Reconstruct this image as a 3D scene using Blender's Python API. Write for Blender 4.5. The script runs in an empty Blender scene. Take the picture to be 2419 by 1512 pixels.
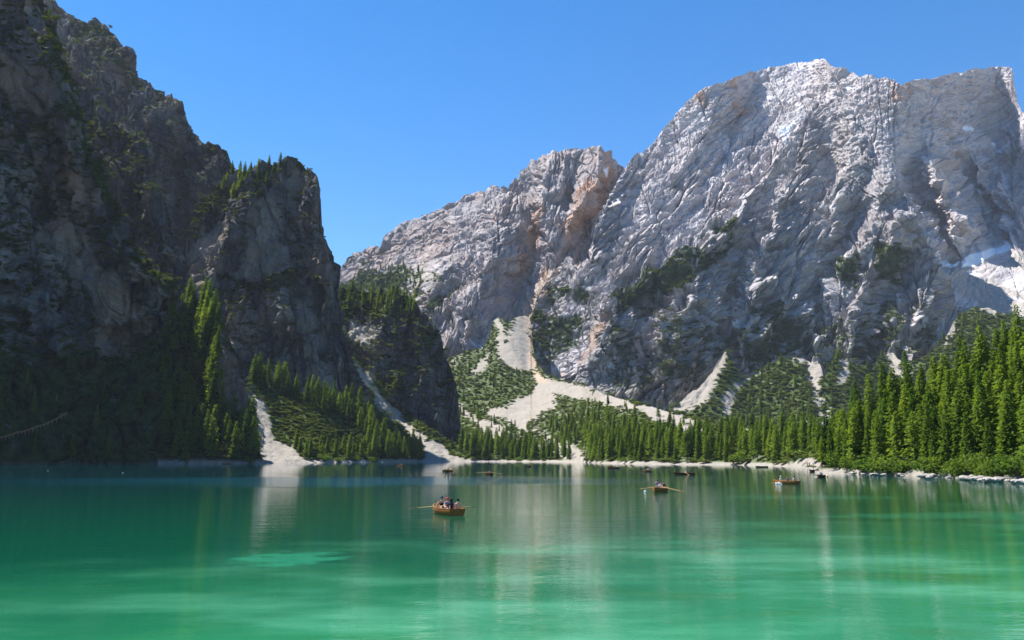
import bpy, math, random
import numpy as np

# ------------------------------------------------------------------ camera, world, sun, exposure
S = bpy.context.scene
COL = S.collection
random.seed(7)
RNG = np.random.default_rng(11)
PITCH = math.radians(9.13)
FP = 2015.0            # focal length in units of a picture 2418 wide
CAMZ = 4.0
cam_d = bpy.data.cameras.new('camera')
cam_d.lens = 30.0
cam_d.sensor_width = 36.0
cam_d.clip_start = 0.5
cam_d.clip_end = 30000.0
cam = bpy.data.objects.new('camera', cam_d)
COL.objects.link(cam)
cam.location = (0, 0, CAMZ)
cam.rotation_euler = (math.radians(90) + PITCH, 0, 0)
S.camera = cam

SUN_EL = math.radians(59.0)
SUN_AZ = math.radians(60.0)        # to the left of the view direction
world = bpy.data.worlds.new('World')
S.world = world
world.use_nodes = True
wn = world.node_tree.nodes
wl = world.node_tree.links
wn.clear()
sky = wn.new('ShaderNodeTexSky')
sky.sky_type = 'NISHITA'
sky.sun_disc = False
sky.sun_elevation = SUN_EL
sky.sun_rotation = -SUN_AZ
sky.altitude = 1500
sky.air_density = 1.0
sky.dust_density = 0.2
sky.ozone_density = 3.0
hs = wn.new('ShaderNodeHueSaturation')
hs.inputs['Hue'].default_value = 0.5
hs.inputs['Saturation'].default_value = 1.38
hs.inputs['Value'].default_value = 0.95
bg = wn.new('ShaderNodeBackground')
bg.inputs['Strength'].default_value = 0.088
wo = wn.new('ShaderNodeOutputWorld')
wl.new(sky.outputs[0], hs.inputs['Color'])
wl.new(hs.outputs[0], bg.inputs['Color'])
wl.new(bg.outputs[0], wo.inputs['Surface'])
sun_d = bpy.data.lights.new('sun', 'SUN')
sun_d.energy = 5.0
sun_d.angle = math.radians(0.53)
sun_d.color = (1.0, 0.955, 0.89)
sun = bpy.data.objects.new('sun', sun_d)
COL.objects.link(sun)
sun.rotation_euler = (math.radians(90) - SUN_EL, 0, math.radians(180) + SUN_AZ)
# a sun lamp shines along its -Z: tilt away from straight down, then turn
from mathutils import Vector, Matrix
sd = Vector((-math.sin(SUN_AZ) * math.cos(SUN_EL), math.cos(SUN_AZ) * math.cos(SUN_EL), math.sin(SUN_EL)))
sun.rotation_euler = sd.to_track_quat('Z', 'Y').to_euler()
sun.location = (-300, 300, 900)
S.view_settings.view_transform = 'Standard'
S.view_settings.look = 'None'
S.view_settings.exposure = 1.28
S.view_settings.gamma = 1.0
S.view_settings.use_curve_mapping = False
S.cycles.use_denoising = True
S.cycles.use_adaptive_sampling = False
S.cycles.sample_clamp_indirect = 4.0
S.cycles.max_bounces = 6
S.cycles.diffuse_bounces = 3
S.cycles.glossy_bounces = 3
S.cycles.transmission_bounces = 3
S.cycles.transparent_max_bounces = 4
S.cycles.volume_bounces = 0
S.cycles.caustics_reflective = False
S.cycles.caustics_refractive = False

# ------------------------------------------------------------------ helpers
def tan_of_y(y):
    return np.tan(PITCH + np.arctan((756.0 - y) / FP))

def y_of_tan(t):
    return 756.0 - FP * np.tan(np.arctan(t) - PITCH)

def world_of(x, y, R):
    """a point R metres ahead of the viewpoint that is seen at (x, y) of a 2418 x 1512 picture"""
    yv = (756.0 - y) / FP
    yd = math.cos(PITCH) - yv * math.sin(PITCH)
    zd = math.sin(PITCH) + yv * math.cos(PITCH)
    return np.stack([(x - 1209.0) / FP / yd * R, R + 0 * x, CAMZ + zd / yd * R], -1)

def on_water(x, y, z=0.0):
    R = (CAMZ - z) / -float(tan_of_y(y))
    p = world_of(np.array(float(x)), np.array(float(y)), R)
    return Vector((float(p[0]), float(p[1]), z))

_perm = np.random.default_rng(5).permutation(256).astype(np.int32)
_perm = np.concatenate([_perm, _perm])
_g = np.random.default_rng(6).normal(size=(256, 3)).astype(np.float32)
_g /= np.linalg.norm(_g, axis=1, keepdims=True)

def perlin(p, seed=0):
    p = p.astype(np.float32) + np.float32(seed * 17.31)
    i = np.floor(p).astype(np.int32)
    f = p - i
    u = f * f * f * (f * (f * 6 - 15) + 10)
    i &= 255
    x0, y0, z0 = i[..., 0], i[..., 1], i[..., 2]
    res = 0
    for dx in (0, 1):
        wx = u[..., 0] if dx else 1 - u[..., 0]
        hx = _perm[(x0 + dx) & 255]
        for dy in (0, 1):
            wxy = wx * (u[..., 1] if dy else 1 - u[..., 1])
            hy = _perm[hx + ((y0 + dy) & 255)]
            for dz in (0, 1):
                w = wxy * (u[..., 2] if dz else 1 - u[..., 2])
                g = _g[_perm[hy + ((z0 + dz) & 255)]]
                res = res + w * (g[..., 0] * (f[..., 0] - dx) + g[..., 1] * (f[..., 1] - dy) + g[..., 2] * (f[..., 2] - dz))
    return res * 1.6

def fbm(p, octaves=4, seed=0, gain=0.5, lac=2.03):
    a, s, o = 1.0, 0.0, 0
    for k in range(octaves):
        s = s + a * perlin(p * lac ** k, seed + k * 3)
        a *= gain
    return s

def ridged(p, octaves=4, seed=0, gain=0.5, lac=2.03):
    a, s, w = 1.0, 0.0, 1.0
    for k in range(octaves):
        n = 1 - np.abs(perlin(p * lac ** k, seed + k * 3)) * 1.6
        n = n * np.abs(n)
        s = s + a * n * w
        w = np.clip(n * 1.4, 0.1, 1)
        a *= gain
    return s

def facets(p, seed=0):
    """broken, plane-faced relief: every random cell is a tilted plane; returns height and distance to the nearest edge"""
    p = p.astype(np.float32) + np.float32(seed * 9.7)
    i = np.floor(p).astype(np.int32)
    d1 = np.full(p.shape[:-1], 9.0, np.float32)
    d2 = d1.copy()
    h = np.zeros_like(d1)
    for dx in (-1, 0, 1):
        for dy in (-1, 0, 1):
            for dz in (-1, 0, 1):
                c = i + np.array([dx, dy, dz], np.int32)
                k = _perm[_perm[_perm[c[..., 0] & 255] + (c[..., 1] & 255)] + (c[..., 2] & 255)]
                g = _g[k]
                o = _g[(k * 7 + 13) & 255] * 0.38
                e = p - (c + 0.5 + o)
                d = np.einsum('...i,...i->...', e, e)
                hh = np.einsum('...i,...i->...', e, g) + 0.35 * g[..., 0]
                m = d < d1
                d2 = np.where(m, d1, np.minimum(d2, d))
                h = np.where(m, hh, h)
                d1 = np.where(m, d, d1)
    return h, np.sqrt(d2) - np.sqrt(d1)

def cracks(p, seed, w=0.06):
    return -smooth(w, 0.0, np.abs(perlin(p, seed)))

def smooth(a, b, x):
    t = np.clip((x - a) / (b - a), 0, 1)
    return t * t * (3 - 2 * t)

def ipl(x, pts):
    pts = sorted(pts)
    return np.interp(x, [p[0] for p in pts], [p[1] for p in pts])

def seg_dist(X, Y, pts, amp=None):
    """distance to a polyline, sign by side, and the value interpolated along it"""
    best = np.full(X.shape, 1e9)
    val = np.zeros(X.shape)
    sgn = np.zeros(X.shape)
    for k in range(len(pts) - 1):
        ax, ay = pts[k][:2]
        bx, by = pts[k + 1][:2]
        dx, dy = bx - ax, by - ay
        t = np.clip(((X - ax) * dx + (Y - ay) * dy) / (dx * dx + dy * dy), 0, 1)
        ex, ey = X - ax - t * dx, Y - ay - t * dy
        d = np.hypot(ex, ey)
        m = d < best
        best = np.where(m, d, best)
        sgn = np.where(m, np.sign(dx * ey - dy * ex), sgn)
        if amp is not None:
            val = np.where(m, amp[k] + (amp[k + 1] - amp[k]) * t, val)
    return best, sgn, val

def poly_sd(X, Y, pts):
    """signed distance to a polygon, positive inside"""
    pts = list(pts)
    d, _, _ = seg_dist(X, Y, pts + [pts[0]])
    ins = np.zeros(X.shape, bool)
    for k in range(len(pts)):
        ax, ay = pts[k]
        bx, by = pts[(k + 1) % len(pts)]
        if ay == by:
            continue
        c = ((ay > Y) != (by > Y)) & (X < (bx - ax) * (Y - ay) / (by - ay) + ax)
        ins ^= c
    return np.where(ins, d, -d)

def mask_polys(X, Y, polys, jit, soft=4.0, wob=10.0):
    m = np.zeros(X.shape)
    for pl in polys:
        xs = [p[0] for p in pl]
        ys = [p[1] for p in pl]
        sel = (X > min(xs) - 25) & (X < max(xs) + 25) & (Y > min(ys) - 25) & (Y < max(ys) + 25)
        if not sel.any():
            continue
        d = poly_sd(X[sel], Y[sel], pl) + jit[sel] * wob
        m[sel] = np.maximum(m[sel], smooth(-soft, soft, d))
    return m

def mesh_obj(name, verts, faces, mat=None, parent=None, smooth_shade=False, loc=None):
    me = bpy.data.meshes.new(name)
    verts = np.asarray(verts, dtype=np.float32).reshape(-1, 3)
    if isinstance(faces, np.ndarray):
        n, k = faces.shape
        me.vertices.add(len(verts))
        me.vertices.foreach_set('co', verts.ravel())
        me.loops.add(n * k)
        me.loops.foreach_set('vertex_index', faces.astype(np.int32).ravel())
        me.polygons.add(n)
        me.polygons.foreach_set('loop_start', np.arange(0, n * k, k, dtype=np.int32))
        me.polygons.foreach_set('loop_total', np.full(n, k, dtype=np.int32))
        me.update(calc_edges=True)
    else:
        me.from_pydata([tuple(map(float, v)) for v in verts], [], [tuple(map(int, f)) for f in faces])
    me.polygons.foreach_set('use_smooth', np.full(len(me.polygons), bool(smooth_shade)))
    if mat:
        me.materials.append(mat)
    o = bpy.data.objects.new(name, me)
    COL.objects.link(o)
    if parent:
        o.parent = parent
    if loc is not None:
        o.location = loc
    return o

def tag(o, label=None, cat=None, group=None, kind=None):
    if label: o['label'] = label
    if cat: o['category'] = cat
    if group: o['group'] = group
    if kind: o['kind'] = kind
    return o

def empty(name, loc=(0, 0, 0), rz=0.0):
    o = bpy.data.objects.new(name, None)
    COL.objects.link(o)
    o.location = loc
    o.rotation_euler = (0, 0, rz)
    o.empty_display_size = 0.5
    return o

# ------------------------------------------------------------------ materials
def new_mat(name):
    m = bpy.data.materials.new(name)
    m.use_nodes = True
    nt = m.node_tree
    nt.nodes.clear()
    return m, nt.nodes, nt.links

def simple_mat(name, col, rough=0.6, spec=0.3, var=0.12, scale=8.0, bump=0.0):
    m, N, L = new_mat(name)
    out = N.new('ShaderNodeOutputMaterial')
    b = N.new('ShaderNodeBsdfPrincipled')
    tc = N.new('ShaderNodeTexCoord')
    nz = N.new('ShaderNodeTexNoise')
    nz.inputs['Scale'].default_value = scale
    nz.inputs['Detail'].default_value = 5
    L.new(tc.outputs['Object'], nz.inputs['Vector'])
    mx = N.new('ShaderNodeMix')
    mx.data_type = 'RGBA'
    mx.inputs[6].default_value = (*[c * (1 - var) for c in col], 1)
    mx.inputs[7].default_value = (*[min(1, c * (1 + var)) for c in col], 1)
    L.new(nz.outputs[0], mx.inputs[0])
    L.new(mx.outputs[2], b.inputs['Base Color'])
    b.inputs['Roughness'].default_value = rough
    b.inputs['Specular IOR Level'].default_value = spec
    if bump:
        bp = N.new('ShaderNodeBump')
        bp.inputs['Distance'].default_value = bump
        L.new(nz.outputs[0], bp.inputs['Height'])
        L.new(bp.outputs[0], b.inputs['Normal'])
    L.new(b.outputs[0], out.inputs[0])
    return m

def terrain_mat(name, rock_a, rock_b, dark, veg_a, veg_b, scree, tex=1.0, streak=0.0, strata=(0.0, 0.0, 1.0), bump=2.0):
    """limestone with strata, dark water streaks, rusty breaks; plant cover, scree and snow follow mesh attributes"""
    m, N, L = new_mat(name)
    out = N.new('ShaderNodeOutputMaterial')
    b = N.new('ShaderNodeBsdfPrincipled')
    b.inputs['Roughness'].default_value = 0.95
    b.inputs['Specular IOR Level'].default_value = 0.12
    geo = N.new('ShaderNodeNewGeometry')

    def noise(scale, detail=6, rough=0.6, squash=(1, 1, 1), dist=0.0):
        mp = N.new('ShaderNodeMapping')
        mp.inputs['Scale'].default_value = squash
        L.new(geo.outputs['Position'], mp.inputs['Vector'])
        t = N.new('ShaderNodeTexNoise')
        t.inputs['Scale'].default_value = scale
        t.inputs['Detail'].default_value = detail
        t.inputs['Roughness'].default_value = rough
        t.inputs['Distortion'].default_value = dist
        L.new(mp.outputs[0], t.inputs['Vector'])
        return t.outputs[0]

    def ramp(src, lo, hi):
        r = N.new('ShaderNodeMapRange')
        r.interpolation_type = 'SMOOTHSTEP'
        r.inputs['From Min'].default_value = lo
        r.inputs['From Max'].default_value = hi
        L.new(src, r.inputs['Value'])
        return r.outputs[0]

    def mix(f, a, c):
        x = N.new('ShaderNodeMix')
        x.data_type = 'RGBA'
        if isinstance(f, float): x.inputs[0].default_value = f
        else: L.new(f, x.inputs[0])
        for k, v in ((6, a), (7, c)):
            if isinstance(v, tuple): x.inputs[k].default_value = (*v, 1)
            else: L.new(v, x.inputs[k])
        return x.outputs[2]

    def attr(nm):
        a = N.new('ShaderNodeAttribute')
        a.attribute_name = nm
        return a.outputs['Fac']

    def mul(a, c):
        x = N.new('ShaderNodeMath')
        x.operation = 'MULTIPLY'
        for k, v in ((0, a), (1, c)):
            if isinstance(v, float): x.inputs[k].default_value = v
            else: L.new(v, x.inputs[k])
        return x.outputs[0]

    base = mix(ramp(noise(0.02 * tex, 8, 0.65), 0.35, 0.68), rock_a, rock_b)
    # beds of rock: thin bands across the dip
    tilt = N.new('ShaderNodeMapping')
    tilt.inputs['Rotation'].default_value = (strata[0], strata[1], 0)
    L.new(geo.outputs['Position'], tilt.inputs['Vector'])
    st = N.new('ShaderNodeMapping')
    st.inputs['Scale'].default_value = (0.12, 0.12, 1.6)
    L.new(tilt.outputs[0], st.inputs['Vector'])
    sn = N.new('ShaderNodeTexNoise')
    sn.inputs['Scale'].default_value = 0.11 * tex
    sn.inputs['Detail'].default_value = 7
    sn.inputs['Roughness'].default_value = 0.7
    L.new(st.outputs[0], sn.inputs['Vector'])
    base = mix(mul(ramp(sn.outputs[0], 0.56, 0.40), 0.75 * strata[2]), base, dark)
    if streak > 0:
        sk = noise(0.035 * tex, 7, 0.65, (1, 1, 0.16), 0.4)
        base = mix(mul(ramp(sk, 0.44, 0.60), streak), base, dark)
    pit = noise(0.42 * tex, 5, 0.75)
    base = mix(mul(ramp(pit, 0.52, 0.36), 0.38), base, dark)
    rustn = ramp(noise(0.012 * tex, 6, 0.6, (1, 1, 0.5)), 0.40, 0.62)
    base = mix(mul(attr('rust'), rustn), base, (0.42, 0.25, 0.16))
    fine = noise(0.35 * tex, 6, 0.7)
    sc = mix(ramp(fine, 0.3, 0.7), scree, tuple(c * 0.66 for c in scree))
    run = noise(0.10 * tex, 6, 0.65, (1, 0.35, 0.35), 0.6)
    sc = mix(mul(ramp(run, 0.46, 0.66), 0.55), sc, tuple(c * k for c, k in zip(scree, (0.62, 0.63, 0.60))))
    sc = mix(mul(attr('rust'), 0.55), sc, (0.42, 0.30, 0.21))
    base = mix(attr('scree'), base, sc)
    vg = mix(ramp(noise(0.09 * tex, 5, 0.7), 0.35, 0.65), veg_a, veg_b)
    base = mix(attr('veg'), base, vg)
    base = mix(attr('snow'), base, (0.86, 0.89, 0.93))
    L.new(base, b.inputs['Base Color'])
    bp = N.new('ShaderNodeBump')
    bp.inputs['Distance'].default_value = bump
    bp.inputs['Strength'].default_value = 0.9
    add = N.new('ShaderNodeMath')
    add.operation = 'ADD'
    L.new(noise(0.16 * tex, 7, 0.72), add.inputs[0])
    L.new(mul(sn.outputs[0], strata[2]), add.inputs[1])
    L.new(add.outputs[0], bp.inputs['Height'])
    L.new(bp.outputs[0], b.inputs['Normal'])
    L.new(b.outputs[0], out.inputs[0])
    return m
# ------------------------------------------------------------------ terrain: each massif is a relief of its own distance and height
LAYERS = {}

def dilate_norm(P):
    du = np.zeros_like(P); dv = np.zeros_like(P)
    du[:, 1:-1] = P[:, 2:] - P[:, :-2]; du[:, 0] = P[:, 1] - P[:, 0]; du[:, -1] = P[:, -1] - P[:, -2]
    dv[1:-1] = P[2:] - P[:-2]; dv[0] = P[1] - P[0]; dv[-1] = P[-1] - P[-2]
    n = np.cross(du, dv)
    n /= np.linalg.norm(n, axis=2, keepdims=True) + 1e-9
    return n

def blur(A, k):
    for ax in (0, 1):
        pad = [(0, 0)] * A.ndim
        pad[ax] = (k, k)
        c = np.cumsum(np.pad(A, pad, mode='edge'), axis=ax)
        c = np.insert(c, 0, 0, axis=ax)
        hi = np.take(c, range(2 * k + 1, c.shape[ax]), axis=ax)
        lo = np.take(c, range(0, c.shape[ax] - 2 * k - 1), axis=ax)
        A = (hi - lo) / (2 * k + 1)
    return A

def layer(key, name, mat, crest, footR, slopes, step=2.0, rows=1.8, footy=None, relief=(), disp=None,
          masks=None, crest_noise=2.0, back=1.0, back_n=12, back_step=14.0, label=None, taper=0.0, edge=0.0):
    x0, x1 = crest[0][0], crest[-1][0]
    xs = np.arange(x0, x1 + step, step)
    yc = ipl(xs, crest)
    q = np.stack([xs / 22.0, 0 * xs, 0 * xs + 3.3], -1)
    yc = yc + crest_noise * (fbm(q, 4, 40 + len(LAYERS)) )
    Rf = ipl(xs, footR)
    if footy is None:
        tf = (-1.6 - CAMZ) / Rf
        yf = y_of_tan(tf)
    else:
        yf = ipl(xs, footy)
        tf = tan_of_y(yf)
    yc = np.minimum(yc, yf - 2)
    tc = tan_of_y(yc)
    n = int(max((yf - yc)) / rows) + 2
    v = np.linspace(0, 1, n)[:, None]
    T = tf[None] + (tc - tf)[None] * v
    X = np.repeat(xs[None], n, 0)
    Y = y_of_tan(T)
    # slope field from scattered hints (x, y, tan of slope)
    sp = np.array(slopes, float)
    num = np.zeros_like(X); den = np.zeros_like(X)
    for sx, sy, ss in sp:
        w = 1.0 / (((X - sx) ** 2 + (Y - sy) ** 2) + 900.0) ** 1.5
        num += w * math.log(ss); den += w
    s = np.exp(num / den)
    dT = np.diff(T, axis=0)
    sm = (s[1:] + s[:-1]) / 2
    tm = (T[1:] + T[:-1]) / 2
    lr = np.concatenate([np.zeros((1, len(xs))), np.cumsum(dT / np.maximum(sm - tm, 0.18), axis=0)])
    R = Rf[None] * np.exp(lr)
    jit = fbm(np.stack([X / 60, Y / 60, 0 * X + 7.7], -1), 4, 77)
    Xw = X + 14 * perlin(np.stack([X / 55, Y / 55, 0 * X + 1.1], -1), 3)
    Yw = Y + 14 * perlin(np.stack([X / 55, Y / 55, 0 * X + 5.1], -1), 4)
    # ridges (+, towards the viewer) and gullies (-)
    D = np.zeros_like(X)
    for pts, amp, wid in relief:
        am = amp if isinstance(amp, (list, tuple)) else [amp] * len(pts)
        d, sg, a = seg_dist(Xw, Yw, pts, am)
        if isinstance(wid, tuple):
            w = np.where(sg > 0, wid[0], wid[1])
        else:
            w = wid
        D += a * np.clip(1 - d / w, 0, 1) ** 1.25
    R = R - D
    P = world_of(X, Y, R)
    n0 = dilate_norm(blur(P, 3))
    if disp is not None:
        h = disp(P, X, Y, s)
        if edge:
            h = h * (0.35 + 0.65 * smooth(0, edge, np.minimum(X - x0, x1 - X)))
        P = P + n0 * h[..., None]
        # keep what stands nearer from bulging out of the silhouette
    N1 = dilate_norm(P)
    attrs = {k: np.zeros_like(X) for k in ('veg', 'scree', 'snow', 'rust')}
    if masks:
        attrs.update(masks(P, X, Y, N1, jit))
    # the far side falls away behind the crest
    top = P[-1]
    out = top.copy(); out[:, 2] = 0
    out /= np.linalg.norm(out, axis=1, keepdims=True)
    bk = []
    for k in range(1, back_n + 1):
        dd = back_step * k * (1 + 0.12 * k)
        q = top + out * dd
        q[:, 2] = top[:, 2] - dd * back
        q[:, 2] += 0.25 * dd * perlin(q / 60.0, 9)
        q[:, 2] = np.maximum(q[:, 2], np.minimum(top[:, 2], -2.0))
        bk.append(q)
    B = np.concatenate([P, np.array(bk)], 0)
    for k in attrs:
        attrs[k] = np.concatenate([attrs[k], np.repeat(attrs[k][-1:], back_n, 0)], 0)
    nr, nc = B.shape[:2]
    idx = np.arange(nr * nc).reshape(nr, nc)
    f = np.stack([idx[:-1, :-1], idx[:-1, 1:], idx[1:, 1:], idx[1:, :-1]], -1).reshape(-1, 4)
    o = mesh_obj(name, B.reshape(-1, 3), f, mat, smooth_shade=(mat is GROUND))
    for k, a in attrs.items():
        at = o.data.attributes.new(k, 'FLOAT', 'POINT')
        at.data.foreach_set('value', np.clip(a, 0, 1).astype(np.float32).ravel())
    o['kind'] = 'structure'
    if label: o['label'] = label
    LAYERS[key] = dict(xs=xs, Y=Y, P=P, N=N1, attrs={k: a[:n] for k, a in attrs.items()}, obj=o)
    return o

def ground(key, px, py):
    """point of a layer seen at (px, py)"""
    L_ = LAYERS[key]
    c = int(np.clip(round((px - L_['xs'][0]) / (L_['xs'][1] - L_['xs'][0])), 0, len(L_['xs']) - 1))
    col = L_['Y'][:, c]
    r = int(np.argmin(np.abs(col - py)))
    return L_['P'][r, c], L_['N'][r, c]

def sample_poly(key, poly, spacing, maxn=5000, test=None, rng=None, tries=None):
    """spots on a layer inside a picture polygon, at least `spacing` metres apart"""
    rng = rng or RNG
    L_ = LAYERS[key]
    X = np.repeat(L_['xs'][None], L_['Y'].shape[0], 0)
    Y = L_['Y']
    ok = poly_sd(X, Y, poly) > 0
    rr, cc = np.nonzero(ok)
    if len(rr) == 0:
        return []
    P = L_['P']
    # weight by world area so that receding ground is covered evenly
    a = np.ones_like(X)
    e1 = np.linalg.norm(np.diff(P, axis=1), axis=2)
    e2 = np.linalg.norm(np.diff(P, axis=0), axis=2)
    a[:-1, :-1] = e1[:-1] * e2[:, :-1]
    w = a[rr, cc]
    w = w / w.sum()
    m = min(len(rr), tries or maxn * 12)
    pick = rng.choice(len(rr), size=m, replace=False, p=w)
    cells = {}
    res = []
    for k in pick:
        r, c = rr[k], cc[k]
        p = P[r, c]
        if test is not None and not test(p, X[r, c], Y[r, c], L_, r, c):
            continue
        g = (int(p[0] // spacing), int(p[1] // spacing), int(p[2] // spacing))
        bad = False
        for dx in (-1, 0, 1):
            for dy in (-1, 0, 1):
                for dz in (-1, 0, 1):
                    for q in cells.get((g[0] + dx, g[1] + dy, g[2] + dz), ()):
                        if (q[0] - p[0]) ** 2 + (q[1] - p[1]) ** 2 + (q[2] - p[2]) ** 2 < spacing * spacing:
                            bad = True
                            break
                    if bad: break
                if bad: break
            if bad: break
        if bad:
            continue
        cells.setdefault(g, []).append(p)
        res.append((p, X[r, c], Y[r, c]))
        if len(res) >= maxn:
            break
    return res

FAR_ROCK = terrain_mat('far_limestone', (0.46, 0.435, 0.445), (0.62, 0.585, 0.58), (0.27, 0.25, 0.27), (0.035, 0.060, 0.018), (0.075, 0.10, 0.035),
                       (0.44, 0.415, 0.385), tex=0.55, strata=(0.25, 0.45, 0.8), bump=6.0)
FAR_ROCK2 = terrain_mat('ledgy_limestone', (0.37, 0.35, 0.36), (0.55, 0.52, 0.51), (0.17, 0.16, 0.18), (0.040, 0.062, 0.020), (0.075, 0.10, 0.032),
                       (0.44, 0.415, 0.385), tex=0.6, strata=(0.25, 0.45, 0.8), bump=6.0)
MID_ROCK = terrain_mat('middle_limestone', (0.34, 0.315, 0.325), (0.50, 0.46, 0.45), (0.17, 0.16, 0.175), (0.035, 0.060, 0.018), (0.07, 0.095, 0.03),
                       (0.44, 0.415, 0.385), tex=0.7, streak=0.35, strata=(-0.2, 0.5, 0.6), bump=5.0)
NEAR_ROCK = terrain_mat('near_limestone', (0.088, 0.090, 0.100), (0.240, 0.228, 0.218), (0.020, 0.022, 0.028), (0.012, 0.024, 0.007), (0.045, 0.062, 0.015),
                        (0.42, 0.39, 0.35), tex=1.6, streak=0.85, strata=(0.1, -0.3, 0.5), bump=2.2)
GROUND = terrain_mat('valley_soil', (0.26, 0.25, 0.20), (0.38, 0.36, 0.31), (0.10, 0.11, 0.06), (0.038, 0.062, 0.017), (0.070, 0.100, 0.027),
                     (0.33, 0.30, 0.26), tex=2.6, strata=(0, 0, 0.0), bump=1.2)

def craggy(big, mid, small, strata_amp=0.0, sdir=(0.3, 0.1, 1.0), thick=26.0, vert=1.0, sc=1.0):
    sdir = np.array(sdir) / np.linalg.norm(sdir)
    def f(P, X, Y, s):
        q = P.copy()
        q[..., 2] *= vert
        w = 12 * np.stack([perlin(P / 60, 31), perlin(P / 60, 32), perlin(P / 60, 33)], -1)
        q = q + w
        h = big * (ridged(q / (150.0 * sc), 2, 1) - 0.8)
        h += mid * (ridged(q / (48.0 * sc), 3, 2) - 0.8)
        h += small * fbm(q / (11.0 * sc), 3, 5) + 0.8 * small * (ridged(q / (16.0 * sc), 3, 25) - 0.7)
        h = 0.75 * h
        qq = P + 5 * np.stack([perlin(P / 22, 34), perlin(P / 22, 35), perlin(P / 22, 36)], -1)
        qq = qq * np.array([1, 1, vert * 0.9])
        f1, e1 = facets(qq / (24.0 * sc), 3)
        f2, e2 = facets(qq / (9.5 * sc), 4)
        h += mid * 0.50 * (f1 - 0.5 * smooth(0.14, 0, e1)) + mid * 0.24 * (f2 - 0.5 * smooth(0.14, 0, e2))
        h += mid * 0.9 * cracks(np.stack([P[..., 0] / 30, P[..., 1] / 30, P[..., 2] / 80], -1), 55, 0.06)
        if strata_amp:
            t = (P @ sdir) / thick + 1.3 * fbm(P / 190.0, 3, 61) 
            fr = t - np.floor(t)
            t2 = t * 2.7 + 0.4
            fr2 = t2 - np.floor(t2)
            t3 = t * 6.1 + 0.2
            fr3 = t3 - np.floor(t3)
            m = 0.5 + 0.8 * np.clip(perlin(P / 110.0, 71) + 0.3, 0, 1)
            saw = lambda z: np.where(z < 0.75, z / 0.75, (1 - z) / 0.25)
            h += strata_amp * m * (saw(fr) + 0.5 * saw(fr2) + 0.25 * saw(fr3) - 0.85)
        return h
    return f

def grain(X, Y, deg, long, thin, seed, octaves=3):
    """ridges that run along one direction of the rock face"""
    a = math.radians(deg)
    u = X * math.cos(a) - Y * math.sin(a)
    v = X * math.sin(a) + Y * math.cos(a)
    v = v + 0.35 * thin * 2 * perlin(np.stack([X / 50, Y / 50, 0 * X + seed], -1), 12)
    return ridged(np.stack([u / long, v / thin, 0 * X + seed * 1.7], -1), octaves, seed) - 0.75

def slabs(X, Y, P, deg, long, thin, seed, depth=70.0):
    """angular plates drawn out along one direction of the face"""
    a = math.radians(deg)
    wx = X + 10 * perlin(np.stack([X / 45, Y / 45, 0 * X + seed], -1), 41)
    wy = Y + 10 * perlin(np.stack([X / 45, Y / 45, 0 * X + seed], -1), 42)
    u = wx * math.cos(a) - wy * math.sin(a)
    v = wx * math.sin(a) + wy * math.cos(a)
    h, e = facets(np.stack([u / long, v / thin, 0 * X + 0.37 * seed], -1), seed)
    return h - 0.55 * smooth(0.16, 0.0, e)

def region(X, Y, pts, rad):
    m = 0 * X
    for (x, y) in pts:
        m = np.maximum(m, np.exp(-((X - x) ** 2 + (Y - y) ** 2) / (rad * rad)))
    return np.clip(m * 1.4, 0, 1)

def bands(P, thick, amp, dip=(0.0, 0.0), seed=61):
    t = (P[..., 2] + dip[0] * P[..., 0] + dip[1] * P[..., 1]) / thick + 1.1 * fbm(P / 170.0, 3, seed)
    saw = lambda z: np.where(z - np.floor(z) < 0.7, (z - np.floor(z)) / 0.7, (1 - (z - np.floor(z))) / 0.3)
    m = np.clip(0.55 + perlin(P / 90.0, seed + 5), 0.1, 1.2)
    return amp * m * (saw(t) + 0.55 * saw(t * 2.3 + 0.4) + 0.3 * saw(t * 5.2 + 0.1) - 0.9)

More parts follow.
